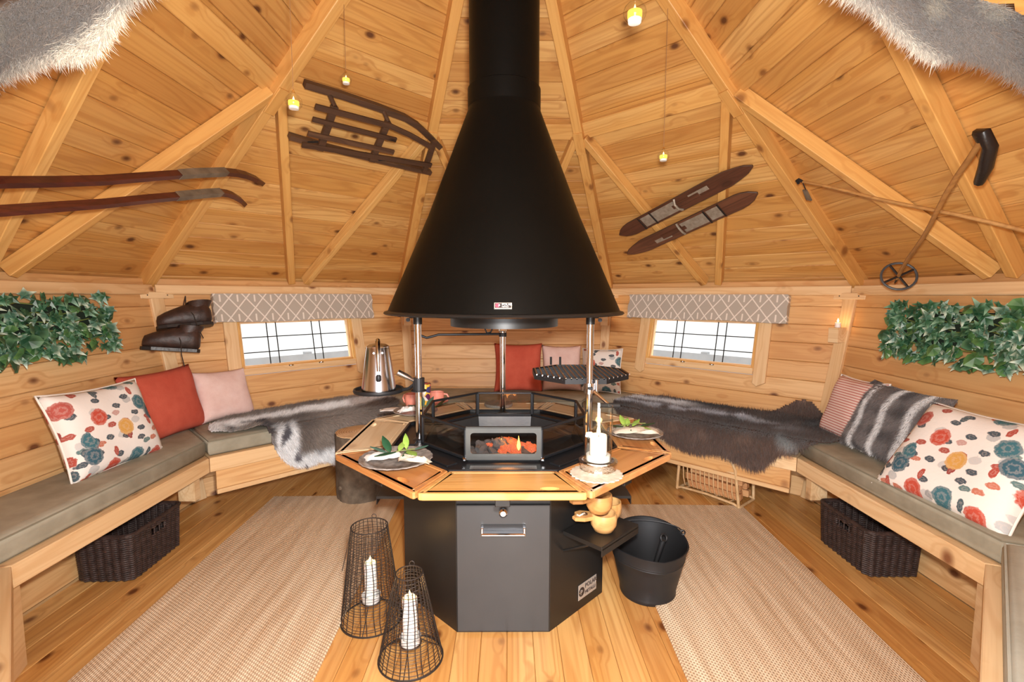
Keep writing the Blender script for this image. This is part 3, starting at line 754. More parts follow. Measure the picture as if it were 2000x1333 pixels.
# serving boards round the table
def board(i, m, label, holes):
    mid = .5*(.477+.682); w0, w1 = .477*K8-.003, .682*K8-.003; a = -.1025
    poly = [(w1, -.1025), (w0, .1025), (-w0, .1025), (-w1, -.1025)][::-1]   # y inward; ccw
    if sum(poly[j-1][0]*poly[j][1]-poly[j][0]*poly[j-1][1] for j in range(4)) < 0: poly = poly[::-1]
    # rounded outer corners
    def rnd(p):
        out = []
        for j in range(4):
            p0, p1, p2 = Vector(p[j-1]), Vector(p[j]), Vector(p[(j+1) % 4])
            rad = .022 if p1.y < 0 else .006
            d0 = (p0-p1).normalized(); d1 = (p2-p1).normalized()
            for t_ in (0, .33, .67, 1): out.append(tuple((p1+d0*rad)*(1-t_)**2+p1*2*t_*(1-t_)+(p1+d1*rad)*t_**2))
        return out
    rp = rnd(poly)
    bm = bmesh.new()
    lv = [(-.024, .003), (-.021, 0), (-.003, 0), (0, .003), (0, .017), (-.0035, .019), (-.0035, .023), (0, .025)]
    rings = [[bm.verts.new((x, y, z)) for x, y in inset(rp, d)] for z, d in lv]
    n = len(rp)
    for r0, r1 in zip(rings, rings[1:]):
        for j in range(n): bm.faces.new((r0[j], r0[(j+1) % n], r1[(j+1) % n], r1[j]))
    bot = [bm.verts.new(v.co) for v in rings[0]]
    loops = [rings[-1]]; es = []; walls = []
    hl_t, hl_b = [], []
    for (hx, hy) in holes:
        tp = []; bt = []
        for j in range(16):
            an = 2*PI*j/16; dx, dy = .034*math.cos(an), .0135*math.sin(an)
            tp.append(bm.verts.new((hx+dx, hy+dy, 0))); bt.append(bm.verts.new((hx+dx, hy+dy, -.024)))
        for j in range(16): bm.faces.new((tp[j-1], tp[j], bt[j], bt[j-1]))
        hl_t.append(tp); hl_b.append(bt)
    for base, hls in ((rings[-1], hl_t), (rings[0], hl_b)):
        es = []
        for lp in [base]+hls:
            for j in range(len(lp)):
                e = bm.edges.get((lp[j-1], lp[j])); es.append(e or bm.edges.new((lp[j-1], lp[j])))
        bmesh.ops.triangle_fill(bm, edges=es, use_beauty=True)
    for v in bot: bm.verts.remove(v)
    bmesh.ops.recalc_face_normals(bm, faces=bm.faces)
    me = bpy.data.meshes.new('serving_board'); bm.to_mesh(me); bm.free()
    an = -PI/2+i*PI/4; nn = Vector((math.cos(an), math.sin(an), 0))
    o = obj('serving_board', me, m, None, frame(nn*mid+Vector((GX, 0, .6572)), (-nn.y, nn.x, 0), -nn))
    tag(o, label, 'board', 'serving boards round the grill table')
hr, hl = (.155, -.062), (-.155, -.062)
board(0, 'board_light', 'striped pale pine serving board at the front of the grill table', [hr])
board(1, 'board_orange', 'orange-brown serving board under the glass hurricane candle', [hr])
board(2, 'board_orange', 'serving board under the right-hand plate beside the dark hide', [hl])
board(3, 'board_pale', 'serving board with a finger hole at the right rear of the table', [hl])
board(4, 'board_pale', 'serving board behind the fire guard, under the grey trivet', [hr, hl])
board(5, 'board_pale', 'serving board at the left rear of the table under cups and plate', [hr])
board(6, 'board_pale', 'empty pale serving board at the left of the table above the log stool', [hl])
board(7, 'board_orange', 'serving board at the left front under the dark charger plate', [hr])
#PART3

# ------------------------------------------------------------------ soft things: hides, pillows, rugs
def inside(P, poly):
    x, y = P[:, 0], P[:, 1]; r = np.zeros(len(P), bool); n = len(poly)
    for i in range(n):
        x0, y0 = poly[i-1]; x1, y1 = poly[i]
        c = ((y0 > y) != (y1 > y)) & (x < (x1-x0)*(y-y0)/((y1-y0) if abs(y1-y0) > 1e-9 else 1e-9)+x0); r ^= c
    return r
def vnoise(P, f, seed):
    g = np.random.default_rng(seed); o = np.zeros(len(P))
    for i in range(6):
        a = g.random()*2*PI; k = f*(.6+g.random()); o += np.sin(k*(P[:, 0]*math.cos(a)+P[:, 1]*math.sin(a))+g.random()*6.28)
    return o/6**.5/1.4
def smoothpoly(p, n=3):
    for _ in range(n):
        q = []
        for i in range(len(p)):
            a, b = np.array(p[i-1]), np.array(p[i]); q += [tuple(.75*a+.25*b), tuple(.25*a+.75*b)]
        p = q
    return p
def color_attr(me, cols):
    at = me.color_attributes.new('fur_col', 'FLOAT_COLOR', 'POINT')
    at.data.foreach_set('color', np.concatenate([cols, np.ones((len(cols), 1))], 1).astype(np.float32).ravel())
def hair_mesh(name, root, nrm, flow, length, width, cols, lift=.45, jit=.5):
    n = len(root); g = rng
    d = flow+nrm*lift+g.normal(0, jit, (n, 3))*.5; d /= np.linalg.norm(d, axis=1)[:, None]
    L = (length*(.55+.75*g.random(n)))[:, None]
    sd = np.cross(d, g.normal(0, 1, (n, 3))); sd /= np.linalg.norm(sd, axis=1)[:, None]
    V = np.empty((n, 3, 3)); V[:, 0] = root-sd*width; V[:, 1] = root+sd*width; V[:, 2] = root+d*L
    me = bpy.data.meshes.new(name); me.vertices.add(n*3); me.vertices.foreach_set('co', V.astype(np.float32).ravel())
    me.loops.add(n*3); me.loops.foreach_set('vertex_index', np.arange(n*3, dtype=np.int32))
    me.polygons.add(n); me.polygons.foreach_set('loop_start', np.arange(0, n*3, 3, dtype=np.int32)); me.update(calc_edges=True)
    cc = np.repeat(cols, 3, 0)*np.repeat(.75+.5*g.random((n, 1)), 3, 0); color_attr(me, np.clip(cc, 0, 1))
    me.materials.append(mat('fur')); return me
def pelt(name, label, cat, surf, poly, colf, flow2, nb, length, base, step=.012, width=.0016, lift=.45):
    poly = smoothpoly(poly)
    lo, hi = np.min(poly, 0), np.max(poly, 0)
    th = thing(name, label, cat, Matrix.Translation(base)); base = np.array(base)
    nx, ny = int((hi[0]-lo[0])/step)+2, int((hi[1]-lo[1])/step)+2
    gx, gy = np.meshgrid(lo[0]+step*np.arange(nx), lo[1]+step*np.arange(ny)); Q = np.stack([gx.ravel(), gy.ravel()], 1)
    P = surf(Q)-base; fs = []
    cen = Q.reshape(ny, nx, 2); cc = (cen[:-1, :-1]+cen[1:, 1:])/2; ok = inside(cc.reshape(-1, 2), poly).reshape(ny-1, nx-1)
    for j in range(ny-1):
        for i in range(nx-1):
            if ok[j, i]: a = j*nx+i; fs.append((a, a+1, a+nx+1, a+nx))
    used = sorted({i for f in fs for i in f}); rem = {u: i for i, u in enumerate(used)}
    me = bpy.data.meshes.new('hide'); me.from_pydata([tuple(P[u]) for u in used], [], [tuple(rem[i] for i in f) for f in fs]); me.update()
    color_attr(me, colf(Q[used])*.8); me.shade_smooth()
    o = obj('hide', me, 'skin_side', th)
    md = o.modifiers.new('thick', 'SOLIDIFY'); md.thickness = .006; md.offset = -1
    X = []
    while sum(map(len, X)) < nb:
        c = lo+(hi-lo)*rng.random((nb, 2)); X.append(c[inside(c, poly)])
    X = np.concatenate(X)[:nb]; e = 1e-3
    p = surf(X); du = (surf(X+[e, 0])-p)/e; dv = (surf(X+[0, e])-p)/e; nr = np.cross(du, dv); nr /= np.linalg.norm(nr, axis=1)[:, None]
    f2 = flow2(X); fl = du*f2[:, :1]+dv*f2[:, 1:]; fl /= np.linalg.norm(fl, axis=1)[:, None]+1e-6
    h = obj('hair', hair_mesh('hair', p-base, nr, fl, length, width, colf(X), lift), None, th); h['kind'] = 'stuff'
    return th
def bench_surf(k, a, zt, vmax, sd):
    n = np.array([*NRM[k]]); td = np.array([n[1], -n[0]]); r = .035
    def f(Q):
        t, v = Q[:, 0], Q[:, 1]
        q = np.clip(-v, 0, r*PI/2)/r
        nn = np.where(v >= 0, np.minimum(v, vmax), -r*np.sin(q)); z = np.where(v >= 0, np.maximum(v-vmax, 0)*1.0, -r*(1-np.cos(q))-np.maximum(-v-r*PI/2, 0))
        b = .010*vnoise(Q, 14, sd)+.006*vnoise(Q, 30, sd+1)
        nn = a+.035+nn-np.where(v < 0, np.abs(b)*.8+.002, 0)-np.where(v > vmax, .012, 0); z = zt+z+np.where(v >= 0, np.abs(b)+.004, 0)
        return np.stack([td[0]*t+n[0]*nn, td[1]*t+n[1]*nn, z], 1)
    return f
def lin(c): return np.array(sr(*c))
def mixa(a, b, f): f = np.clip(f, 0, 1)[:, None]; return a*(1-f)+b*f
def sm(x, a, b): x = np.clip((x-a)/(b-a), 0, 1); return x*x*(3-2*x)
# pale reindeer hide, left
def col_pale(Q):
    t, v = Q[:, 0], Q[:, 1]; nz = vnoise(Q, 9, 3); n2 = vnoise(Q, 38, 4); n3 = vnoise(Q, 90, 9)
    c = np.tile(lin((140, 126, 116)), (len(Q), 1)); c = mixa(c, lin((98, 86, 80)), sm(nz, 0, .8)*.7)
    white = sm(-np.abs(v-.27-.05*nz-.06*t), -.15, -.05); c = mixa(c, lin((236, 232, 230)), white)
    low = sm(-v-.10*(t+.30)*(t+.30)*4, .09, .15)*sm(-t, -.15, .05)
    leg = sm(-np.abs(t+.44), -.09, -.05)*sm(-v, -.06, .04)
    low = np.maximum(low*sm(-v, .17, .22), leg); c = mixa(c, lin((240, 240, 242)), low); c = mixa(c, lin((96, 92, 100)), low*sm(n2+.5*n3, .45, .8))
    dark = sm(-t, .44, .52)*sm(.3-v, 0, .15)*sm(.6*n2+nz, -.3, .3)*(1-leg); c = mixa(c, lin((70, 64, 66)), dark)
    return c
fpale = lambda Q: np.stack([.35+.3*vnoise(Q, 12, 22), -.8-.0*Q[:, 0]], 1)
pelt('reindeer_hide', 'grey and white reindeer hide draped over the bench under the left window', 'hide', bench_surf('back_left', 1.43, .497, .53, 5),
     [(-.80, .14), (-.76, .34), (-.60, .46), (-.40, .50), (-.1, .53), (.2, .50), (.42, .40), (.46, .2), (.36, -.02), (.22, -.14), (.1, -.22), (.02, -.33), (-.08, -.37), (-.14, -.31), (-.22, -.27), (-.34, -.29), (-.44, -.25), (-.52, -.12), (-.53, .02), (-.66, .06)],
     col_pale, fpale, 90000, .034, (-1.15, 1.15, .49), lift=.55)
def col_dark(Q):
    t, v = Q[:, 0], Q[:, 1]; nz = vnoise(Q, 8, 13); n2 = vnoise(Q, 34, 14)
    c = np.tile(lin((96, 74, 64)), (len(Q), 1)); c = mixa(c, lin((52, 42, 40)), sm(nz, -.2, .8)); c = mixa(c, lin((124, 98, 84)), sm(n2, .3, 1)*.5)
    st = sm(-np.abs(v-.17-.04*np.sin(t*5)-.03*nz), -.085, -.02)*sm(n2+.8, 0, .8)*sm(.9-t, 0, .4); c = mixa(c, lin((206, 204, 210)), st*.9)  # grey-white stripes, with the sheen along the ridge painted into the fur colour
    st2 = sm(-np.abs(v-.33), -.10, -.03)*sm(.25-t, 0, .3); c = mixa(c, lin((232, 228, 228)), st2*.9)
    sp = sm(-np.hypot(t-.80, (v+.01)*1.3), -.10, -.04)*sm(n2, -.5, .4); c = mixa(c, lin((150, 156, 158)), sp*.8)
    return c
pelt('dark_reindeer_hide', 'dark brown furry hide draped over the bench under the right window', 'hide', bench_surf('back_right', 1.43, .497, .53, 8),
     [(-.42, .10), (-.42, .30), (-.32, .45), (-.1, .49), (.2, .50), (.45, .50), (.60, .56), (.70, .66), (.80, .64), (.88, .5), (1.0, .36), (1.03, .16), (.98, .04), (.88, -.05), (.74, -.12), (.66, -.24), (.54, -.22), (.42, -.18), (.28, -.22), (.12, -.20), (0, -.14), (-.2, -.10), (-.34, -.02)],
     col_dark, lambda Q: np.stack([.3+.3*vnoise(Q, 12, 32), -.85+0*Q[:, 0]], 1), 95000, .042, (1.15, 1.15, .49), lift=.6)
# two hides hanging from the rafters either side of the door
def hang(sg):
    def f(Q):
        x, z = Q[:, 0], Q[:, 1]
        y = -1.10+.08*(x-.95)+.04*(z-1.8)+.014*vnoise(Q, 14, 41)
        return np.stack([sg*x, y, z], 1)
    return f
def col_hang(sd):
    def f(Q):
        x, z = Q[:, 0], Q[:, 1]; nz = vnoise(Q, 14, sd); n2 = vnoise(Q, 40, sd+1)
        edge = (z-1.615)+.42*(x-.60)*(1 if True else 0)
        e = z-(1.833-.55*(x-.88))
        c = np.tile(lin((122, 108, 96)), (len(Q), 1)); c = mixa(c, lin((82, 70, 64)), sm(nz+.4*n2, -.2, .8)); c = mixa(c, lin((166, 154, 134)), sm(n2+nz, .5, 1.2)*.8)
        return mixa(c, lin((228, 218, 200)), 1-sm(e, .0, .05))
    return f
for sg, lb, sd in ((-1, 'grey and cream hide hanging at the top left corner', 51), (1, 'grey and cream hide hanging at the top right corner', 61)):
    pl_ = [(.47, 1.74), (.53, 1.715), (.565, 1.66), (.60, 1.635), (.65, 1.640), (.70, 1.620), (.78, 1.590), (.90, 1.52), (1.06, 1.44), (1.12, 1.56), (1.05, 1.72), (.92, 1.80), (.75, 1.86), (.56, 1.86), (.46, 1.80)]
    pl_ = [(x*1.467, (z-1.29)*1.467+1.29) for x, z in pl_[:9]]+[(1.27, 1.66), (1.26, 1.74), (1.12, 1.86), (.95, 1.97), (.80, 2.02), (.68, 1.98)]
    if sg > 0: pl_ = [(x+.06, z+.012) if z < 1.9 and x < 1.2 else (x, z) for x, z in pl_]
    fl_dir = (lambda s: (lambda Q: np.stack([-.55+0*Q[:, 0], -.8+0*Q[:, 0]], 1)))(sg)
    pelt('hanging_hide', lb, 'hide', hang(sg), pl_ if sg > 0 else pl_, col_hang(sd), fl_dir, 60000, .040, (sg*.95, -1.10, 1.8), .025, .0011, -.35 if sg < 0 else .35)

# pillows
def pillow(label, m, c, right, up, w, h, t, rim=None, fur_cols=None, name='pillow', seed=0):
    n = 22; g = np.random.default_rng(seed); V = []; F = []
    ph = g.random(6)*6
    for side in (1, -1):
        for j in range(n+1):
            for i in range(n+1):
                u, v = -1+2*i/n, -1+2*j/n
                x = w/2*u*(1-.085*(1-v*v)*u*u); y = h/2*v*(1-.085*(1-u*u)*v*v)
                e = max(0, (1-u**4)*(1-v**4))**.55
                wr = 1+.10*math.sin(3*u+2*v+ph[0])*math.sin(2.5*v+ph[1])+.05*math.sin(9*u+ph[2]+3*v)*(abs(v)**2)
                V.append((x, y, side*t/2*e*wr))
    N = (n+1)**2
    for j in range(n):
        for i in range(n):
            a = j*(n+1)+i; F += [(a, a+1, a+n+2, a+n+1), (a+N, a+n+1+N, a+n+2+N, a+1+N)]
    bm_ = MB().add(V, F); me = bm_.mesh('cover'); b = bmesh.new(); b.from_mesh(me); bmesh.ops.remove_doubles(b, verts=b.verts, dist=1e-5); bmesh.ops.recalc_face_normals(b, faces=b.faces); b.to_mesh(me); b.free(); me.shade_smooth()
    M = frame(c, right, up)
    th = thing(name, label, 'pillow', M, 'scatter pillows'); obj('cover', me, m, th)
    if rim:
        pts = []
        for k_ in range(4):
            for q in range(12):
                s_ = -1+2*q/12; u, v = [(s_, -1), (1, s_), (-s_, 1), (-1, -s_)][k_]
                pts.append((w/2*u*(1-.085*(1-v*v)*u*u), h/2*v*(1-.085*(1-u*u)*v*v), 0))
        obj('piping', MB().tube(pts, .005, 6, closed=True), rim, th, smooth=60)
    if fur_cols:
        nb = 26000; q = rng.random((nb, 2))*2-1; u, v = q[:, 0], q[:, 1]
        e = np.maximum(0, (1-u**4)*(1-v**4))**.55
        P = np.stack([w/2*u*(1-.085*(1-v*v)*u*u), h/2*v*(1-.085*(1-u*u)*v*v), t/2*e], 1)
        nr = np.stack([u**3*.8, v**3*.8, np.ones(nb)*.7], 1); nr /= np.linalg.norm(nr, axis=1)[:, None]
        fl = np.stack([.3*np.ones(nb), -np.ones(nb), 0*u], 1); fl /= np.linalg.norm(fl, axis=1)[:, None]
        hh = obj('hair', hair_mesh('hair', P, nr, fl, .022, .0012, fur_cols(q), .5), None, th); hh['kind'] = 'stuff'
    return th
pillow('white pillow with a colourful floral print leaning on the left wall', 'floral_print', (-1.880, .085, .667), (.06, 1, -.02), (-.13, .02, .36), .51, .41, .13, 'pillow_rim', seed=1)
pillow('plain rust red pillow between the floral and pink pillows on the left bench', 'pillow_rust', (-1.945, .575, .672), (.10, 1, 0), (-.10, .0, .37), .52, .40, .12, seed=2)
pillow('small pale pink pillow in the left rear corner next to the grey hide', 'pillow_pink', (-1.835, .965, .645), (.55, 1, -.05), (-.14, .06, .34), .36, .34, .11, seed=3)
pillow('plain rust red pillow standing against the back wall', 'pillow_rust', (.105, 1.905, .685), (1, 0, .0), (.03, .12, .38), .41, .42, .12, seed=4)
pillow('pale pink pillow beside the rust pillow at the back wall', 'pillow_pink', (.475, 1.925, .678), (1, -.05, 0), (0, .12, .38), .34, .40, .11, seed=5)
pillow('small white floral pillow in the back right corner behind the grate', 'floral_print', (.80, 1.86, .665), (1, -.42, .03), (.03, .12, .36), .34, .38, .11, 'pillow_rim', seed=6)
pillow('pink and white ticking stripe pillow behind the grey fur pillow', 'ticking_stripe', (1.925, .455, .66), (-.12, -1, .04), (.13, .03, .37), .44, .37, .12, 'pillow_rim', seed=7)
def fcols(q):
    u = q[:, 0]+.04*np.sin(q[:, 1]*5); nz = vnoise(q, 9, 71)
    c = np.tile(lin((120, 112, 110)), (len(q), 1)); c = mixa(c, lin((78, 72, 72)), sm(nz, -.3, .9))
    for x in (-.55, .02, .62): c = mixa(c, lin((224, 222, 222)), sm(-np.abs(u-x), -.13, -.03))
    return c
simple('fur_base', sr(104, 96, 94), .9)
pillow('grey and white striped faux fur pillow on the right bench', 'fur_base', (1.895, .125, .672), (-.05, -1, .0), (.16, .02, .36), .52, .38, .13, None, fcols, 'fur_pillow', 8)
pillow('white pillow with a colourful floral print lying back on the right bench', 'floral_print', (1.80, -.355, .645), (.06, -1, .02), (.22, -.05, .30), .56, .45, .14, 'pillow_rim', seed=9)

# rugs
def rug(label, x0, x1, y0, y1, rz=0):
    c = ((x0+x1)/2, (y0+y1)/2); w, h = x1-x0, y1-y0
    th = thing('jute_rug', label, 'rug', T(c[0], c[1], 0.001, rz))
    obj('weave', MB().box((0, 0, .005), (w, h, .010), None, .004), 'jute', th)
    for sg in (-1, 1): obj('bound_edge', MB().tube([(sg*(w/2-.002), -h/2+.003, .005), (sg*(w/2-.002), h/2-.003, .005)], .0055, 6), 'jute', th)
rug('natural jute rug on the floor left of the grill', -1.455, -.645, -.95, .845, R(1.2))
rug('natural jute rug on the floor right of the grill', .640, 1.430, -.95, .700, R(-1.5))

# ------------------------------------------------------------------ wall and roof decorations
# ivy panels
def leaf_mesh(name, m, kind):
    if kind == 'ivy': rad = [.045, .020, .036, .016, .026, .012, .026, .016, .036, .020]
    else: rad = [.040, .033, .027, .024, .022, .020, .022, .024, .027, .033]
    mb = MB(); n = len(rad); V = [(0, 0, .004)]
    for i, r_ in enumerate(rad):
        a = PI/2+2*PI*i/n; V.append((r_*math.cos(a), r_*math.sin(a), -.006*abs(math.cos(a))-.004*(i % 2)))
    mb.add(V, [(0, 1+i, 1+(i+1) % n) for i in range(n)]); me = mb.mesh(name); me.materials.append(mat(m)); return me
LV = [leaf_mesh('leaf', m, k) for m, k in (('ivy_a', 'ivy'), ('ivy_a', 'ivy'), ('ivy_b', 'ivy'), ('ivy_c', 'ivy'), ('ivy_d', 'round'), ('ivy_b', 'round'))]
def ivy_panel(k, label, x0, x1, y0, y1, edge, seed):
    random.seed(seed)
    th = thing('ivy_panel', label, 'ivy', wall_M(k) @ Matrix.Translation(((x0+x1)/2, (y0+y1)/2, 0)), 'ivy panels')
    w, h = x1-x0, y1-y0
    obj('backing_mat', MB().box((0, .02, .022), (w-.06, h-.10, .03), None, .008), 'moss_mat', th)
    for j in range(5):
        y = -h/2+.06+j*(h-.1)/4
        obj('vine', MB().tube([(-w/2+.03+i*(w-.06)/12, y+.012*math.sin(i*1.7+j), .045+.01*math.sin(i*2.3+j)) for i in range(13)], .003, 5), 'stem', th)
    for i in range(290):
        x = -w/2+w*random.random(); y = -h/2+h*random.random()
        if i < 34: y = -h/2-.03+.06*random.random()
        elif i < 60: x = edge*(w/2+.03*random.random()-.015)
        big = edge*x < 0 and y < 0
        me = random.choice(LV[:4] if (random.random() < .75 and not big) else LV[3:])
        s_ = .82+.5*random.random()
        R_ = Euler((random.gauss(0, .45), random.gauss(0, .45), 0)).to_matrix().to_4x4() @ Matrix.Rotation(PI+random.gauss(0, 1.0), 4, 'Z')
        obj('leaf', me, None, th, Matrix.Translation((x, y, .05+.045*random.random())) @ R_ @ Matrix.Scale(s_, 4))
ivy_panel('left', 'hanging panel of variegated ivy leaves on the left wall', -.42, .435, 1.02, 1.305, 1, 3)
ivy_panel('right', 'hanging panel of variegated ivy leaves on the right wall', -.455, .40, 1.00, 1.268, -1, 4)

# sledge on the left rear roof slope
SL = thing('wooden_sledge', 'dark old wooden sledge fixed to the roof boards left of the hood', 'sledge', roof_M('back_left') @ Matrix.Translation((0, 1.38, 0)))
def bar(path, wx, wz, m, name, parent, ch=.002):
    # straight or bent bar of rectangular section along a path in the panel plane
    P = [Vector(p) for p in path]; rings = []
    for i in range(len(P)):
        d = (P[min(i+1, len(P)-1)]-P[max(i-1, 0)]).normalized(); s_ = Vector((0, 0, 1)).cross(d)
        if s_.length < .1: s_ = Vector((1, 0, 0))
        s_.normalize(); n_ = d.cross(s_)
        rings.append([tuple(P[i]+s_*a*wx/2+n_*b*wz/2) for a, b in ((-1, -1), (1, -1), (1, 1), (-1, 1))])
    return obj(name, MB().rings(rings), m, parent)
oy = 1.38
def P_(pts, z): return [(x, s-oy, z) for x, s in pts]
bar(P_([(-.40, 1.555), (-.2, 1.556), (.03, 1.549), (.22, 1.537), (.32, 1.513), (.40, 1.480), (.48, 1.445), (.555, 1.410)], .03), .034, .04, 'dark_wood', 'runner', SL)
bar(P_([(-.40, 1.243), (-.15, 1.225), (.19, 1.217), (.40, 1.212), (.58, 1.210)], .03), .028, .04, 'dark_wood', 'runner', SL)
bar(P_([(-.352, 1.492), (.095, 1.501), (.25, 1.478), (.42, 1.440)], .115), .030, .014, 'dark_wood', 'slat', SL)
bar(P_([(-.345, 1.419), (.17, 1.425)], .115), .026, .014, 'dark_wood', 'slat', SL)
bar(P_([(-.345, 1.331), (.19, 1.341)], .115), .028, .014, 'dark_wood', 'slat', SL)
bar(P_([(-.352, 1.250), (.50, 1.305)], .105), .030, .014, 'dark_wood', 'slat', SL)
for x in (-.245, .085):
    bar([(x, 1.515-oy, .095), (x+.0, 1.235-oy, .095)], .038, .022, 'dark_wood', 'crossbar', SL)
    for s_ in (1.535, 1.235): obj('strut', MB().tube([(x-.02, s_+.008-oy, .035), (x, s_-.02*(1 if s_ > 1.4 else -1)-oy, .10)], .012, 8), 'dark_wood', SL)
bar([(.46, 1.465-oy, .07), (.50, 1.225-oy, .07)], .034, .022, 'dark_wood', 'front_bar', SL)
for x, s_ in ((-.30, 1.262), (.16, 1.245)): obj('iron_stay', MB().tube([(x, s_-oy-.02, .05), (x+.05, s_-oy+.03, .10)], .005, 6), 'iron', SL)

# short wooden skis on the right rear slope
def short_ski(label, p0, p1, flip):
    p0, p1 = Vector(p0), Vector(p1); d = p1-p0; L = d.length
    M = roof_M('back_right') @ Matrix.Translation((*((p0+p1)/2), .032)) @ Matrix.Rotation(math.atan2(d.y, d.x)+(PI if flip else 0), 4, 'Z')
    th = thing('short_ski', label, 'ski', M, 'pair of short wooden skis')
    n = 26; top = []; 
    prof = []
    for i in range(n+1):
        u = i/n; w = .054*min(1, (u/.10)**.5 if u < .10 else 1)*min(1, ((1-u)/.16)**.5 if u > .84 else 1); prof.append((-L/2+L*u, max(w, .003)))
    rings = [[(x, -w, -.007), (x, w, -.007), (x, w, .007), (x, -w, .007)] for x, w in prof]
    rings = [[(a, b, c+.05*max(0, (a/L-.32))**1.6*2) for a, b, c in r_] for r_ in rings]
    obj('ski_blade', MB().rings(rings), 'ski_brown', th)
    obj('edge_rim', MB().tube([(x, w, .004+.05*max(0, (x/L-.32))**1.6*2) for x, w in prof]+[(x, -w, .004+.05*max(0, (x/L-.32))**1.6*2) for x, w in prof[::-1]], .004, 5, closed=True), 'dark_wood', th)
    obj('foot_plate', MB().box((-.10, 0, .011), (.20, .082, .006), None, .002), 'binding_metal', th)
    obj('heel_plate', MB().box((-.26, 0, .010), (.09, .082, .005), None, .002), 'binding_metal', th)
    obj('front_plate', MB().box((.19, .012, .010), (.15, .030, .005), None, .002), 'binding_metal', th)
    obj('rib', MB().box((.08, .0, .011), (.22, .034, .010), None, .004), 'ski_brown', th)
    for x in (-.205, -.315): obj('strap', MB().box((x, 0, .016), (.012, .108, .006), None, .002), 'leather_black', th)
    obj('toe_strap', MB().tube([(.02, -.05, .010), (.012, -.02, .028), (.012, .02, .028), (.02, .05, .010)], .008, 6), 'binding_metal', th, smooth=50)
short_ski('upper of the two short brown skis on the right roof slope', (-.515, .628), (.535, 1.030), False)
short_ski('lower of the two short brown skis on the right roof slope', (-.528, .438), (.520, .838), True)

# long skis across the left slope
def long_ski(label, pts, h):
    M = roof_M('left'); th = thing('long_ski', label, 'ski', M @ Matrix.Translation((0, .7, h)), 'pair of long old skis')
    n = len(pts); rings = []
    for i, (x, s_, lift) in enumerate(pts):
        w = .030 if i < n-2 else (.026 if i == n-2 else .004)
        rings.append([(x, s_-.7-w, lift-.008), (x, s_-.7+w, lift-.008), (x, s_-.7+w, lift+.008), (x, s_-.7-w, lift+.008)])
    # blade standing on edge: swap width into the normal direction
    rings = [[(x, s0+(zz-l_)*1.6, l_+(yy-s0)*.55) for (x, yy, zz) in r_] for r_, (s0, l_) in zip(rings, [(p[1]-.7, p[2]) for p in pts])]
    obj('ski_blade', MB().rings(rings), 'ski_red', th)
    rr = [[(x, y, z+.0015) for x, y, z in r_] for r_ in rings[7:10]]
    obj('worn_patch', MB().rings([[tuple(Vector(p)*1.0+Vector((0, (1 if j in (2, 3) else -1)*.002, (1 if j in (1, 2) else -1)*.002))) for j, p in enumerate(r_)] for r_ in rings[6:10]]), 'ski_tip', th)
def ski_pts(base, tip):
    return base+tip
long_ski('upper of the two long red-brown skis on the left roof slope', [(-1.1, .345, 0), (-.8, .455, 0), (-.519, .562+.064, 0), (-.36, .682, 0), (-.203, .742, 0), (-.01, .832, 0), (.10, .882, 0), (.176, .918, 0), (.26, .952, 0), (.344, .986, 0), (.42, 1.006, 0), (.496, 1.017, 0), (.60, 1.020, 0), (.70, 1.010, 0)], .16)
long_ski('lower of the two long red-brown skis on the left roof slope', [(-1.1, .25, 0), (-.8, .365, 0), (-.442, .508, 0), (-.28, .570, 0), (-.112, .633, 0), (.09, .722, 0), (.20, .768, 0), (.295, .809, 0), (.37, .840, 0), (.442, .867, 0), (.50, .876, 0), (.551, .876, 0), (.64, .865, 0), (.725, .843, 0)], .16)

# ski poles on the right slope
def pole(label, a, b, m='pole_wood', r0=.010):
    M = roof_M('right'); a, b = Vector(a), Vector(b); th = thing('ski_pole', label, 'ski pole', M @ Matrix.Translation(a), 'old bamboo ski poles'); d = b-a
    n = 10; obj('shaft', MB().tube([tuple(d*i/n+Vector((0, .006*math.sin(i*1.1), 0))) for i in range(n+1)], [r0*(.8+.25*i/n) for i in range(n+1)], 10), m, th, smooth=60)
    return th, d
th, d = pole('bamboo ski pole with snow basket and dark strap, hanging steeply on the right slope', (-.372, .147, .1), (.535, .79, .1))
bs = MB(); 
Mr = frame((.0, .0, .0), d.cross(Vector((0, 0, 1))), Vector((0, 0, 1)))
obj('basket_ring', MB().ring(.075, .006, 0, 24, 6), 'plastic_grey', th, Matrix.Translation(d*.03) @ Mr.to_3x3().to_4x4())
for i in range(4):
    a = i*PI/2+.4; obj('basket_spoke', MB().tube([(0, 0, 0), (.073*math.cos(a), .073*math.sin(a), 0)], .006, 6), 'leather_black', th, Matrix.Translation(d*.03) @ Mr.to_3x3().to_4x4())
obj('tip', MB().tube([(0, 0, 0), tuple(-d.normalized()*.05)], [.008, .003], 8), 'iron', th)
e = d
obj('strap', MB().tube([tuple(e+Vector(q)) for q in ((-.01, -.01, .005), (.01, .022, .012), (.035, .02, .02), (.03, -.03, .03), (-.03, -.10, .035), (-.095, -.155, .03))], [.012, .016, .020, .021, .021, .016], 8), 'leather_black', th, smooth=60)
th, d = pole('thin dark ski pole lying across the right roof slope', (-.40, .862, .08), (.46, .295, .08), r0=.008)
obj('hook', MB().tube([(0, 0, 0), (-.012, .02, .0), (-.03, .018, 0), (-.035, -.002, 0)], .008, 6), 'iron', th)
obj('hanging_tag', MB().rings([[(-.012, .0, -.004), (.012, 0, -.004), (.012, 0, .004), (-.012, 0, .004)], [(-.016, -.075, -.004), (.016, -.075, -.004), (.016, -.075, .004), (-.016, -.075, .004)]]), 'ski_tip', th, Matrix.Translation((-.038, -.05, .0)) @ Matrix.Rotation(-.5, 4, 'Z'))
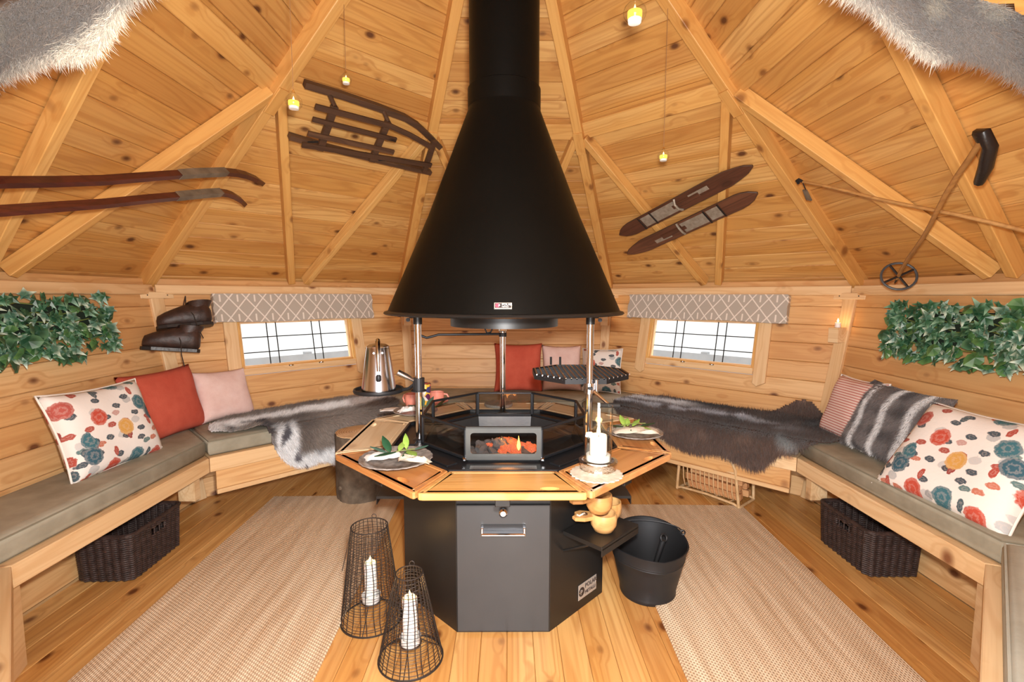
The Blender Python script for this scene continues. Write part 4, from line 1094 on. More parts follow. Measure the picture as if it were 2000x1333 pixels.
obj('cord', MB().tube([(-.005, -.005, 0), (-.03, -.05, 0)], .003, 5), 'lace', th)

# hanging glass tealight globes
def globe(label, x, y, z, r, ztop):
    th = thing('hanging_tealight', label, 'candle', T(x, y, z), 'hanging glass tealights')
    obj('glass_globe', MB().lathe([(.02*r/.045, -r*.92), (r*.62, -r*.78), (r*.93, -r*.35), (r, 0), (r*.9, r*.42), (r*.6, r*.78), (r*.25, r*1.0), (r*.2, r*1.15)], 24), 'clear_glass', th, smooth=60)
    obj('glow_cup', MB().lathe([(r*.5, -r*.75), (r*.62, -r*.3), (r*.62, r*.1), (r*.45, r*.12), (r*.4, -.2*r)], 16), 'tealight_glow', th, smooth=60)
    obj('wax', MB().lathe([(r*.55, -r*.82), (r*.6, -r*.55), (r*.55, -r*.5)], 16), 'candle_wax', th)
    obj('flame', flame_mesh(r*.55, r*.12), 'flame', th, Matrix.Translation((0, 0, r*.15)))
    obj('loop', MB().lathe([(r*.2, r*1.12), (r*.12, r*1.35), (r*.03, r*1.5)], 10), 'amber_glass', th, smooth=60)
    obj('string', MB().tube([(0, 0, r*1.45), (0, 0, ztop-z)], .0014, 5), 'string', th)
for a in (('glass tealight globe hanging just left of the sledge end, in front of the left rafter', -.836, -.16, 2.058, .033, 2.64),
          ('small glass tealight globe hanging above the sledge', -.780, .33, 2.352, .028, 2.70),
          ('largest glass tealight globe, hanging at the top right of the flue pipe', .378, -.74, 2.086, .033, 2.70),
          ('glass tealight globe hanging low above the short skis', .800, .33, 1.990, .030, 2.69)): globe(*a)
# candle shelves on the corner posts
def candle_block(label, an, z, turn=0):
    er = Vector((math.cos(an), math.sin(an), 0)); et = Vector((math.sin(an), -math.cos(an), 0)); ra = (A0+LEAN*z)/math.cos(PI/8)-.022-.055
    th = thing('candle_block', label, 'candle holder', frame(er*ra+Vector((0, 0, z)), et, er))
    obj('wood_block', MB().box((0, .0, 0), (.062, .078, .095), None, .003), 'pine_bench', th)
    c = tag(obj('wall_candle', MB().lathe([(.016, 0), (.016, .028), (.013, .031)], 16), 'candle_wax', None, Matrix.Translation(er*(ra)+Vector((0, 0, z+.048))), smooth=40), 'small white lit candle on ' + label, 'candle', 'wall candles')
    obj('flame', flame_mesh(.026, .006), 'flame', c, Matrix.Translation((0, 0, .033)))
    lamp('candle_light', 'POINT', tuple(er*(ra)+Vector((0, 0, z+.10))), .18, (1, .55, .18), shadow_soft_size=.01)
candle_block('the pine block by the right wall post', PI/8, 1.045)
candle_block('the pine block on the back left post', PI/2+PI/8, 1.075)
candle_block('the pine block on the back right post', PI/2-PI/8, 1.075)

# pair of hanging leather boots
def boot(label, c, rx, ry, rz):
    M = Matrix.Translation(c) @ Euler((rx, ry, rz), 'ZYX').to_matrix().to_4x4()
    th = thing('leather_boot', label, 'boot', M, 'pair of old leather boots')
    def ell(x, zc, w, h, tilt=0, n=14):
        return [(x+tilt*math.sin(2*PI*j/n)*h, w*math.cos(2*PI*j/n), zc+h*math.sin(2*PI*j/n)) for j in range(n)]
    foot = [(-.148, .034, .014, .016), (-.140, .040, .034, .034), (-.10, .048, .050, .046), (-.05, .055, .053, .054), (0, .066, .050, .064), (.05, .074, .048, .074), (.10, .074, .048, .076), (.128, .066, .040, .062), (.140, .060, .018, .036)]
    foot = [(a_, b_+.003*math.sin(a_*90), c_*(1+.06*math.sin(a_*140)), d_*(1+.07*math.sin(a_*120+1))) for a_, b_, c_, d_ in foot]
    obj('boot_foot', MB().rings([ell(x, z_, w, h_) for x, z_, w, h_ in foot]), 'leather', th, smooth=60)
    shaft = [[(.065+(.052+.006*q)*math.cos(2*PI*j/14)*1.05+.012*q, (.044+.003*q)*math.sin(2*PI*j/14), .08+q*.035) for j in range(14)] for q in range(3)]
    inn = [[(.077+(p[0]-.077)*.82, p[1]*.82, p[2]) for p in shaft[-1]], [(.077+(p[0]-.077)*.7, p[1]*.7, p[2]-.05) for p in shaft[-1]]]
    obj('boot_shaft', MB().rings(shaft+inn), 'leather', th, smooth=60)
    sole = [(-.155, -.012), (-.145, -.035), (-.10, -.047), (-.04, -.046), (.02, -.038), (.08, -.042), (.125, -.038), (.142, -.016), (.142, .016), (.125, .038), (.08, .042), (.02, .038), (-.04, .046), (-.10, .047), (-.145, .035), (-.155, .012)]
    obj('sole', MB().prism(sole, -.012, .010, .002), 'leather_black', th)
    for q in range(4): obj('lace', MB().tube([(-.045+q*.022, -.026, .082+q*.010), (-.040+q*.022, 0, .093+q*.011), (-.045+q*.022, .026, .082+q*.010)], .0028, 5), 'lace', th)
    obj('tongue', MB().rings([ell(-.045, .088, .018, .006), ell(0, .112, .022, .006), ell(.02, .145, .024, .005)]), 'leather', th, smooth=60)
    obj('loose_lace', MB().tube([(.01, -.03, .12), (.04, -.055, .05), (.05, -.055, -.03), (.07, -.05, -.10)], .003, 5), 'lace', th)
    return th
# hung side-on to the corner: local x (heel) points to the right along the wall
boot('upper brown leather boot hanging by its laces at the left rear corner', (-1.965, .835, 1.10), R(-12), R(-14), R(36))
boot('lower brown leather boot hanging by its laces at the left rear corner', (-1.995, .735, .965), R(-10), R(2), R(32))
tag(obj('boot_lace_loop', MB().tube([(-2.005, .90, 1.285), (-2.0, .89, 1.22), (-1.975, .87, 1.16)], .003, 5).tube([(-2.005, .90, 1.285), (-2.015, .86, 1.15), (-2.0, .80, 1.04)], .003, 5), 'lace'), 'dark laces the leather boots hang from, on the corner plate', 'laces')
#PART4

# ------------------------------------------------------------------ things on and around the grill table
ZT = .6572
def leaf_shape(L, w, curl=.1):
    mb = MB(); n = 6; V = []; 
    for i in range(n+1):
        u = i/n; ww = w*math.sin(PI*min(u*1.0, 1))**.8*(1-.25*u)+.0004; zc = -curl*L*u*u+.0
        V += [(L*u, -ww, zc-.003), (L*u, 0, zc+.0), (L*u, ww, zc-.003)]
    F = []
    for i in range(n): a = i*3; F += [(a, a+3, a+4, a+1), (a+1, a+4, a+5, a+2)]
    return mb.add(V, F)
def sprig(label, c, rz, spec):
    th = thing('leaf_sprig', label, 'sprig', T(*c, rz), 'leaf sprigs on the plates')
    obj('stem', MB().tube([(-.05, 0, .004), (0, .004, .012), (.06, -.004, .016)], .0022, 6), 'stem', th)
    for x, y, z, a, el, L, w, m in spec:
        obj('leaf', leaf_shape(L, w), m, th, Matrix.Translation((x, y, z)) @ Matrix.Rotation(R(a), 4, 'Z') @ Matrix.Rotation(-R(el), 4, 'Y'), smooth=80)
def napkin(name, label, c, rz, L, w, h, m, seed, tilt=0):
    g = np.random.default_rng(seed); n, q = 14, 12; ph = g.random(8)*6; rings = []
    for i in range(n+1):
        u = i/n; e = (1-(2*u-1)**6)**.5 if 0 < u < 1 else .35
        rings.append([(-L/2+L*u+.006*math.sin(2*PI*j/q*2+ph[0]), w/2*(.75+.25*math.sin(3*u+ph[1]))*math.cos(2*PI*j/q)*(1+.12*math.sin(7*u+j*2.4+ph[2])),
                       max(0, h*(.5+.5*math.sin(2*PI*j/q))*e*(1+.25*math.sin(9*u+j*1.9+ph[3])))+.0005*j) for j in range(q)])
    o = obj(name, MB().rings(rings), m, None, T(*c, rz) @ Matrix.Rotation(tilt, 4, 'Y'), smooth=70); return tag(o, label, 'napkin', 'linen napkins')
def plate(label, x, y, r, m='charger_glass'):
    n = 64; rings = []
    for rr, z, sc in [(.30, .0, 0), (.62, .0, 0), (.66, .004, 0), (.80, .010, .0), (.97, .016, .012), (1.0, .019, .015), (.985, .022, .015), (.80, .0155, 0), (.64, .0085, 0), (.60, .005, 0), (.30, .0045, 0)]:
        rings.append([(r*rr*(1+sc*math.cos(24*2*PI*j/n))*math.cos(2*PI*j/n), r*rr*(1+sc*math.cos(24*2*PI*j/n))*math.sin(2*PI*j/n), z) for j in range(n)])
    o = obj('charger_plate', MB().rings(rings), m, None, T(x, y, ZT+.0008), smooth=50); return tag(o, label, 'plate', 'charger plates')
plate('grey glass charger plate at the left front of the table with rolled napkins', -.405, -.385, .138)
napkin('linen_napkin', 'white crumpled napkin on the left front plate beside the leaves', (-.455, -.375, ZT+.012), R(25), .13, .085, .022, 'linen_white', 1)
napkin('linen_napkin', 'beige folded napkin at the right side of the left front plate', (-.325, -.425, ZT+.012), R(-20), .125, .055, .024, 'linen', 2)
sprig('green leaf sprig on the left front plate', (-.395, -.380, ZT+.030), R(20),
      [(-.03, .0, .01, 120, 55, .075, .020, 'leaf_dark'), (-.04, .01, .01, 160, 25, .07, .018, 'leaf_dusty'), (-.01, .0, .012, 195, 5, .085, .016, 'leaf_dark'), (.0, 0, .014, 60, 30, .06, .014, 'leaf_light'),
       (.03, .0, .014, -70, 5, .075, .020, 'leaf_light'), (.04, .0, .014, -125, 0, .06, .011, 'leaf_dark'), (.03, .01, .014, 85, 50, .07, .013, 'leaf_light'), (.06, 0, .014, 20, 10, .06, .014, 'leaf_dusty')])
plate('grey charger plate at the right of the table with a folded napkin', .595, -.03, .125)
napkin('linen_napkin', 'taupe folded napkin lying on the right-hand plate', (.60, -.04, ZT+.012), R(-8), .20, .095, .026, 'linen', 3)
sprig('green leaf sprig on the right-hand plate', (.585, -.02, ZT+.040), R(0),
      [(-.03, .0, .0, 115, 55, .06, .018, 'leaf_light'), (-.04, .0, 0, 170, 10, .07, .016, 'leaf_dark'), (0, 0, .003, 40, 30, .06, .015, 'leaf_light'), (.0, 0, .002, -110, 0, .055, .016, 'leaf_dark'),
       (.04, 0, .004, 10, 15, .07, .016, 'leaf_dark'), (.03, 0, .004, -40, 0, .06, .014, 'leaf_light'), (-.02, 0, .003, 80, 40, .05, .014, 'leaf_light')])
plate('grey charger plate at the left rear of the table behind the chrome post', -.475, .385, .118)
napkin('linen_napkin', 'white napkin roll on the left rear plate', (-.515, .365, ZT+.012), R(30), .09, .06, .026, 'linen_white', 4)
sprig('dusty green leaf sprig on the left rear plate', (-.42, .40, ZT+.026), R(-10),
      [(-.02, 0, .01, 130, 60, .07, .022, 'leaf_dusty'), (0, 0, .01, 60, 50, .07, .022, 'leaf_dusty'), (.03, 0, .01, 10, 20, .08, .024, 'leaf_dark'), (.02, 0, .01, -60, 0, .07, .022, 'leaf_dusty'), (-.03, 0, .01, 200, 15, .07, .02, 'leaf_dusty'), (.05, 0, .01, 35, 40, .07, .022, 'leaf_dark')])
o = napkin('linen_napkin', 'flat white napkin beside the left rear plate', (-.615, .505-.05, ZT), R(15), .13, .10, .012, 'linen_white', 5)
def mug(label, x, y, rz, m='ceramic_pink'):
    th = thing('mug', label, 'mug', T(x, y, ZT, rz), 'pink mugs')
    obj('cup', MB().lathe([(.026, 0), (.034, .004), (.040, .03), (.041, .06), (.040, .078), (.037, .078), (.036, .03), (.028, .008)], 28), m, th, smooth=50)
    obj('handle', MB().tube([(.038, 0, .066), (.058, 0, .064), (.068, 0, .045), (.060, 0, .025), (.038, 0, .018)], .0055, 8), m, th, smooth=60)
mug('pink mug with its handle to the right, behind the fire guard', -.392, .595, 0)
mug('pink mug half hidden behind the left chrome post', -.525, .545, R(150))
th = thing('enamel_tin', 'colourful patterned tin standing between the two pink mugs', 'tin', T(-.462, .600, ZT))
obj('tin_body', MB().lathe([(.032, 0), (.034, .003), (.034, .125), (.032, .128)], 24), 'tin_print', th, smooth=40)
obj('tin_rim', MB().ring(.033, .003, .126, 24, 6), 'chrome', th)
o = tag(obj('stone_trivet', MB().lathe([(.078, 0), (.082, .004), (.082, .014), (.079, .018)], 40), 'slate', None, T(-.035, .575, ZT), smooth=40), 'round grey speckled trivet on the board behind the fire', 'trivet')

# hurricane candle
hx, hy = .347, -.455
D = MB(); n = 48
D.rings([[((.088+.006*abs(math.cos(12*2*PI*j/n)))*s_*math.cos(2*PI*j/n), (.088+.006*abs(math.cos(12*2*PI*j/n)))*s_*math.sin(2*PI*j/n), z) for j in range(n)] for s_, z in ((1, 0), (1, .004), (.8, .0045))])
tag(obj('doily', D, 'doily', None, T(hx-.012, hy-.055, ZT+.0005), smooth=30), 'round beige lace doily under the glass candle holder', 'doily')
th = thing('hurricane_lantern', 'clear glass cylinder candle holder on a hammered silver base', 'candle holder', T(hx, hy-.02, ZT+.0052))
obj('silver_base', MB().lathe([(.060, 0), (.066, .006), (.064, .016), (.070, .030), (.070, .034), (.058, .036), (.050, .030)], 48), 'hammered_silver', th, smooth=40)
obj('glass_cylinder', MB().lathe([(.046, .034), (.0485, .036), (.0505, .235), (.0485, .235), (.0465, .040), (.044, .038)], 48, caps=False), 'clear_glass', th, smooth=40)
c = thing('pillar_candle', 'thick white melting pillar candle inside the glass cylinder', 'candle', T(hx, hy-.02, ZT+.036+.005))
obj('wax_body', MB().lathe([(.030, 0), (.031, .003), (.031, .085), (.029, .092), (.018, .086), (.004, .082)], 28), 'candle_wax', c, smooth=50)
obj('wax_drip', MB().tube([(-.020, -.004, .085), (-.032, -.008, .096), (-.042, -.012, .098), (-.046, -.014, .088)], [.011, .011, .009, .005], 10), 'candle_wax', c, smooth=70)
obj('wick', MB().tube([(0, 0, .08), (.001, 0, .097)], .0012, 5), 'iron', c)
obj('flame', flame_mesh(.042, .0075), 'flame', c, Matrix.Translation((0, 0, .092)))
obj('wax_pool', MB().lathe([(.043, 0), (.0435, .02), (.034, .021)], 28, caps=False), 'candle_wax', c, smooth=40)
lamp('hurricane_light', 'POINT', (hx, hy-.02, ZT+.165), .16, (1, .55, .18), shadow_soft_size=.012)

# coffee pot on its swing-out plate
th = thing('pot_stand', 'round black plate on a swing arm clamped to the left post', 'pot stand', T(-.567, .0, .852))
obj('plate', MB().lathe([(.095, 0), (.110, .002), (.113, .010), (.110, .018), (.103, .018), (.101, .008), (.02, .007)], 48), 'iron', th, smooth=40)
ax, ay = PP['left'][0]+GX+.567, PP['left'][1]
obj('arm', MB().tube([(.10, -.01, .010), (.14, -.025, .02), (ax-.02, ay+.004, .045)], .008, 8), 'iron', th, smooth=60)
obj('clamp', MB().lathe([(.0165, .02), (.026, .02), (.026, .075), (.0165, .075)], 16, caps=False), 'iron', th, Matrix.Translation((ax, ay, 0)))
obj('clamp_flange', MB().lathe([(.0165, .016), (.034, .016), (.034, .021), (.0165, .021)], 16, caps=False), 'iron', th, Matrix.Translation((ax, ay, 0)))
obj('lever', MB().tube([(ax-.02, ay-.01, .065), (ax-.05, ay-.02, .085), (ax-.085, ay-.03, .105)], [.008, .013, .013], 10), 'chrome_soft', th, smooth=60)
th = thing('coffee_pot', 'polished aluminium conical coffee pot with a hooped handle', 'coffee pot', T(-.567, 0.0, .8615, R(195)))
obj('pot_body', MB().lathe([(.072, 0), (.077, .004), (.075, .02), (.060, .130), (.051, .190), (.049, .198), (.046, .198), (.044, .19)], 48), 'aluminium', th, smooth=40)
obj('lid', MB().lathe([(.050, .196), (.050, .201), (.035, .210), (.010, .214)], 32), 'aluminium', th, smooth=40)
obj('lid_knob', MB().lathe([(.004, .212), (.010, .222), (.010, .230), (.004, .236)], 16), 'chrome', th, smooth=60)
obj('handle', MB().tube([(0, .046, .198), (0, .075, .226), (0, .094, .205), (0, .100, .15), (0, .099, .10)], [.007, .011, .011, .009, .008], 10), 'chrome', th, smooth=60)
obj('handle_end', MB().lathe([(.007, .055), (.011, .060), (.011, .078), (.007, .086)], 12), 'iron', th, Matrix.Translation((0, .099, 0)), smooth=60)
obj('spout', MB().tube([(0, -.060, .13), (0, -.085, .165), (0, -.098, .19)], [.014, .010, .008], 10), 'aluminium', th, smooth=60)
for s_ in (-1, 1): obj('rivet', MB().lathe([(.004, 0), (.004, .004)], 10), 'chrome', th, Matrix.Translation((s_*.018, .05, .175)) @ Matrix.Rotation(-PI/2, 4, 'X'))

# cooking grate on the right post
gx, gy, gz = .372, .21, .905
th = thing('cooking_grate', 'octagonal black steel cooking grate on a swing arm at the right post', 'grate', T(gx, gy, gz))
ga = .226; go = octo(ga)
obj('grate_frame', MB().rings([[(x, y, z) for x, y in octo(a_)] for a_, z in ((ga, -.014), (ga, .012), (ga-.006, .012), (ga-.006, -.014), (ga, -.014))], caps=False), 'iron', th)
half = lambda y: min(ga, ga*(1+K8)-abs(y)) if abs(y) > ga*K8 else ga
for i in range(19):
    v = -ga+.0247*(i+.5)*1.0; hh = half(v)
    obj('grate_bar', MB().tube([(v, -hh, .010), (v, hh, .010)], .0038, 6), 'chrome_soft', th)
    obj('cross_bar', MB().tube([(-hh, v, .004), (hh, v, .004)], .0025, 6), 'iron', th)
px, py = PP['right'][0]+GX-gx, PP['right'][1]-gy
obj('arm', MB().box((px, (py-ga)/2-.0, -.02), (.02, abs(py+ga)+.06, .014), None, .002), 'iron', th)
cl_ = obj('clamp', MB().lathe([(.0162, -.045), (.025, -.045), (.025, .0), (.0162, .0)], 16, caps=False), 'chrome', th, Matrix.Translation((px, py, 0)))
obj('clamp_bolt', MB().tube([(px+.03, py-.01, -.045), (px+.03, py-.01, .015)], .008, 8), 'chrome', th, smooth=60)
obj('handle_rod', MB().tube([(px+.018, py-.015, -.035), (px+.075, py-.05, -.085)], .007, 10), 'chrome', th, smooth=60)
obj('grip', MB().tube([(px+.035, py-.055, -.088), (px+.125, py-.045, -.092)], .011, 12), 'rubber', th, smooth=50)
for dx in (-.03, .02): obj('lift_handle', MB().tube([(dx-.09, ga-.01, .012), (dx-.09, ga-.005, .055)], .006, 8), 'iron', th)
# pot hook arm from the rear post
rx_, ry_ = PP['rear'][0]+GX, PP['rear'][1]
th = thing('pot_hook_arm', 'thin black swing arm with a hanging hook on the rear post', 'pot hook', T(rx_, ry_, 1.072))
obj('collar', MB().lathe([(.0162, -.002), (.021, -.002), (.021, .02), (.0162, .02)], 16, caps=False), 'iron', th)
obj('arm', MB().tube([(-.018, 0, .012), (-.34, -.05, .012), (-.375, -.055, .002), (-.40, -.058, -.004), (-.425, -.06, .006), (-.445, -.062, .012)], .0065, 8), 'iron', th, smooth=60)
obj('hook', MB().tube([(-.03, 0, .085), (-.05, -.005, .055), (-.065, -.008, .022), (-.085, -.01, .018), (-.095, -.01, .04), (-.082, -.01, .062)], .0045, 8), 'iron', th, smooth=60)

# wooden kuksa cups on the shelf
def kuksa(label, M_):
    th = thing('wooden_cup', label, 'cup', M_, 'carved wooden cups')
    obj('bowl', MB().lathe([(.020, 0), (.034, .004), (.045, .025), (.047, .050), (.044, .066), (.040, .066), (.038, .030), (.025, .010)], 28), 'kuksa_wood', th, smooth=50)
    pts = [(-.036, -.022), (-.07, -.034), (-.105, -.030), (-.112, -.012), (-.096, .004), (-.10, .022), (-.08, .034), (-.036, .024)]
    obj('ear_handle', MB().prism(pts[::-1], .046, .060, .003), 'kuksa_wood', th)
    obj('hole_ring', MB().ring(.009, .003, .0605, 14, 6, c=(-.068, 0)), 'dark_wood', th)
    obj('leather_cord', MB().tube([(-.068, 0, .063), (-.076, -.012, .066), (-.088, -.018, .062), (-.095, -.010, .062)], .003, 6), 'linen', th)
ms = side_M(1, BA)
def on_shelf(t_, out_, z, rz): p = T(GX, 0, 0) @ ms @ Vector((t_, 0, out_)); return T(p.x, p.y, z, rz) @ Matrix.Scale(1.1, 4)
kuksa('lower carved wooden cup standing on the black grill shelf', on_shelf(.005, .115, .3836, R(0)))
kuksa('upper carved wooden cup stacked on the other cup', on_shelf(-.006, .100, .4570, R(10)))
kuksa('carved wooden cup standing behind the stacked cups on the grill shelf', on_shelf(.110, .070, .3836, R(-30)))

# ------------------------------------------------------------------ things on the floor
def lantern(label, clabel, x, y, r0, r1, h, zc, ch, cr):
    th = thing('wire_lantern', label, 'lantern', T(x, y, .001), 'wire lanterns')
    nv = 26; g = random.Random(int(h*1000)); rad = lambda z: r0+(r1-r0)*(z/h)
    v = MB()
    for i in range(nv):
        a = 2*PI*i/nv+g.uniform(-.03, .03); v.tube([(rad(z)*math.cos(a+.03*math.sin(z*30+i)), rad(z)*math.sin(a+.03*math.sin(z*30+i)), z) for z in [h*q/8 for q in range(9)]], .0016, 4)
    obj('upright_wires', v, 'wire_brown', th)['kind'] = 'stuff'
    v = MB(); nr = int(h/.0115); 
    for j in range(nr):
        z = .006+j*(h-.01)/nr; k1, k2 = g.uniform(0, 6), g.uniform(0, 6)
        v.tube([(rad(z)*math.cos(2*PI*i/26), rad(z)*math.sin(2*PI*i/26), z+.0022*math.sin(3*2*PI*i/26+k1)+.0012*math.sin(5*2*PI*i/26+k2)) for i in range(26)], .0012, 4, closed=True)
    obj('ring_wires', v, 'wire_brown', th)['kind'] = 'stuff'
    obj('base_hoop', MB().ring(r0, .0032, .003, 40, 6), 'wire_brown', th); obj('top_hoop', MB().ring(r1, .0026, h, 32, 6), 'wire_brown', th)
    obj('carry_loop', MB().ring(.009, .0016, 0, 12, 5), 'wire_brown', th, Matrix.Translation((0, r1, h+.008)) @ Matrix.Rotation(PI/2, 4, 'X'))
    obj('carry_handle', MB().tube([(-r1-.002, -.01, h*.93), (-rad(h*.75)-.004, -.035, h*.72), (-.01-rad(h*.62), -.04, h*.58)], .0016, 5), 'wire_brown', th)
    obj('tray', MB().lathe([(.030, zc-.010), (.034, zc-.008), (.037, zc+.018), (.035, zc+.018), (.032, zc-.004)], 24), 'ceramic_white', th, smooth=40)
    ty = MB().ring(.038, .002, zc-.008, 24, 5)
    for q in range(3):
        a = q*2*PI/3+.5; ty.tube([(.038*math.cos(a), .038*math.sin(a), zc-.008), (.07*math.cos(a), .07*math.sin(a), zc*.5), (r0*math.cos(a), r0*math.sin(a), .004)], .0018, 5)
    obj('tray_stand', ty, 'wire_brown', th)
    c = thing('pillar_candle', clabel, 'candle', T(x, y, .001+zc-.003))
    obj('wax_body', MB().lathe([(cr, 0), (cr, .003), (cr, ch-.004), (cr-.003, ch), (cr-.008, ch-.003), (.003, ch-.010)], 24), 'candle_wax', c, smooth=40)
    obj('wick', MB().tube([(0, 0, ch-.01), (0, 0, ch+.004)], .001, 5), 'iron', c)
    obj('flame', flame_mesh(.026, .0065), 'flame', c, Matrix.Translation((0, 0, ch)))
    lamp('lantern_light', 'POINT', (x, y, zc+ch+.03), .28, (1, .55, .18), shadow_soft_size=.012)
lantern('taller brown wire lantern standing by the left rug', 'white pillar candle glowing in the taller wire lantern', -.525, -.345, .118, .070, .385, .085, .155, .0235)
lantern('shorter brown wire lantern nearest the camera', 'white pillar candle glowing in the shorter wire lantern', -.326, -.560, .113, .047, .318, .066, .165, .026)

# coal bucket
bx_, by_ = .632, -.165
th = thing('coal_bucket', 'black metal coal bucket with wire bail beside the right rug', 'bucket', T(bx_, by_, .001, R(-8)))
n = 72; rings = []
def rim(a, q):          # q 0..1 up the side
    ct, st_ = math.cos(a), math.sin(a); 
    lip = max(0, 1-abs(((a+PI/2-.25+PI) % (2*PI))-PI)/.9); back = max(0, st_)
    r_ = .112+(.150-.112)*q
    x = r_*ct*(1+.10*q); y = r_*st_*(1+.10*q*lip)
    ht = .225+.045*back-.006*lip
    return (x, y, ht*q)
for q in (0, .04, .08, .12, .35, .6, .72, .74, .76, .78, .80, 1.0):
    off = {.12: 1.0, .08: 1.03, .04: 1.045, 0: 1.03, .74: 1.012, .78: 1.012}.get(q, 1.0)
    rings.append([(x*off, y*off, z) for x, y, z in (rim(2*PI*j/n, q) for j in range(n))])
for q in (1.0, .6, .06): rings.append([(x*.975, y*.975, z) for x, y, z in (rim(2*PI*j/n, q) for j in range(n))])
obj('bucket_body', MB().rings(rings), 'iron', th, smooth=40)
obj('rim_edge', MB().tube([rim(2*PI*j/n, 1.0) for j in range(n)], .0022, 6, closed=True), 'guard_steel', th)
for a in (.35, PI-.35):
    x, y, z = rim(a, 1.0); obj('bail_lug', MB().ring(.010, .0035, 0, 14, 6), 'iron', th, Matrix.Translation((x*.98, y*.98, z+.010)) @ Matrix.Rotation(PI/2, 4, 'X'))
x0_, y0_, z0_ = rim(.35, 1); obj('bail', MB().tube([(x0_*math.cos(PI*j/16)*.98, y0_+.055*math.sin(PI*j/16), z0_+.012+.018*math.sin(PI*j/16)) for j in range(17)], .003, 6), 'iron', th, smooth=60)
th = thing('coal_shovel', 'small black coal shovel standing inside the metal bucket', 'shovel', T(bx_+.01, by_, .03, R(25)))
obj('shovel_handle', MB().tube([(.0, 0, .02), (.05, -.02, .20)], [.008, .013], 10), 'iron', th, smooth=60)
obj('handle_ring', MB().ring(.016, .004, 0, 14, 6), 'iron', th, Matrix.Translation((.052, -.021, .21)) @ Matrix.Rotation(1.2, 4, 'X'))
obj('shovel_blade', MB().box((-.012, 0, .012), (.05, .07, .004), None, .001), 'iron', th)

# log stool
def stump(label, x, y, r, h):
    th = thing('log_stool', label, 'stool', T(x, y, .001)); n = 56; g = random.Random(5); ph = [g.random()*6 for _ in range(6)]
    rr = lambda a, z: r*(1+.025*math.sin(2*a+ph[0])+.018*math.sin(5*a+ph[1]+z*3)+.012*math.sin(13*a+ph[2]+z*9)+.010*math.sin(31*a+ph[3]+4*math.sin(z*14)))
    rings = [[(rr(2*PI*j/n, z)*s_*math.cos(2*PI*j/n), rr(2*PI*j/n, z)*s_*math.sin(2*PI*j/n), z) for j in range(n)] for z, s_ in [(0, .98)]+[(h*q/10, 1) for q in range(1, 10)]+[(h-.012, 1), (h-.004, .985)]]
    obj('bark', MB().rings(rings), 'bark', th, smooth=30)
    obj('cut_top', MB().rings([[(rr(2*PI*j/n, h)*s_*math.cos(2*PI*j/n), rr(2*PI*j/n, h)*s_*math.sin(2*PI*j/n), z) for j in range(n)] for s_, z in ((.97, h-.006), (.965, h+.001), (.5, h+.002))]), 'log_end', th)
    for a, z in ((-1.9, .28), (-1.3, .15), (-2.2, .10)): obj('knot', MB().lathe([(.014, 0), (.010, .008), (.003, .009)], 10), 'bark', th, Matrix.Translation((r*.985*math.cos(a), r*.985*math.sin(a), z)) @ Matrix.Rotation(a, 4, 'Z') @ Matrix.Rotation(PI/2, 4, 'Y'))
stump('upright log stool with bark at the left of the grill', -.930, .865, .152, .425)

# wicker baskets
def basket_parts(L, W, Hh):
    def per(n):                      # rounded rectangle
        r_ = .03; out = []
        for cx, cy, a0 in ((L/2-r_, -W/2+r_, -90), (L/2-r_, W/2-r_, 0), (-L/2+r_, W/2-r_, 90), (-L/2+r_, -W/2+r_, 180)):
            for q in range(5): a = R(a0+22.5*q); out.append(Vector((cx+r_*math.cos(a), cy+r_*math.sin(a), 0)))
        pts = out+[out[0]]; ds = [0]
        for a, b in zip(pts, pts[1:]): ds.append(ds[-1]+(b-a).length)
        res = []; k = 0
        for i in range(n):
            s_ = ds[-1]*i/n
            while ds[k+1] < s_: k += 1
            t_ = (s_-ds[k])/(ds[k+1]-ds[k]); res.append(pts[k].lerp(pts[k+1], t_))
        return res
    N = 132; P = per(N); nr = [ (P[(i+1) % N]-P[i-1]).normalized() for i in range(N)]; nr = [Vector((d.y, -d.x, 0)) for d in nr]
    wv = MB(); rows = int(Hh/.0098)
    for j in range(rows):
        z = .006+j*Hh/rows; fl = .94+.06*j/rows
        off = [P[i]*fl+nr[i]*(.0045*math.cos(PI*i/2))+Vector((0, 0, z)) for i in range(N)]
        hole = rows-6 <= j <= rows-4
        if hole:
            segs = []; cur = []
            for i in range(N):
                p = P[i]
                if abs(p.x-L*.02) < .045 and p.y < -W/2+.012: 
                    if cur: segs.append(cur); cur = []
                else: cur.append(tuple(off[i]))
            if cur: segs.append(cur)
            if len(segs) > 1: segs = [segs[-1]+segs[0]]+segs[1:-1]
            for s_ in segs: wv.tube(s_, .0052, 5)
        else: wv.tube([tuple(o_) for o_ in off], .0052, 5, closed=True)
    rimm = MB()
    for dz, dr in ((0, 0), (.006, .003), (.004, -.004)): rimm.tube([tuple(P[i]+nr[i]*dr+Vector((0, 0, Hh+dz))) for i in range(N)], .007, 6, closed=True)
    stk = MB()
    for i in range(0, N, 4): stk.tube([tuple(P[i]*.94), tuple(P[i]+Vector((0, 0, Hh)))], .003, 4)
    flr = MB().prism([(p.x*.93, p.y*.93) for p in P], .002, .008)
    return wv, rimm, stk, flr
BP = [m_.mesh('wicker') for m_ in basket_parts(.365, .255, .21)]
for m_ in BP: fixn(m_); m_.materials.append(mat('wicker'))
for me in BP[:1]: me.shade_smooth()
def basket(label, x, y, rz):
    th = thing('wicker_basket', label, 'basket', T(x, y, .001, rz), 'wicker storage baskets')
    for nm, me in zip(('weave', 'rim', 'stakes', 'floor_mat'), BP): obj(nm, me, None, th)
basket('dark brown wicker basket under the left bench', -1.800, .085, R(92))
basket('dark brown wicker basket under the right bench', 1.795, .105, R(-90))

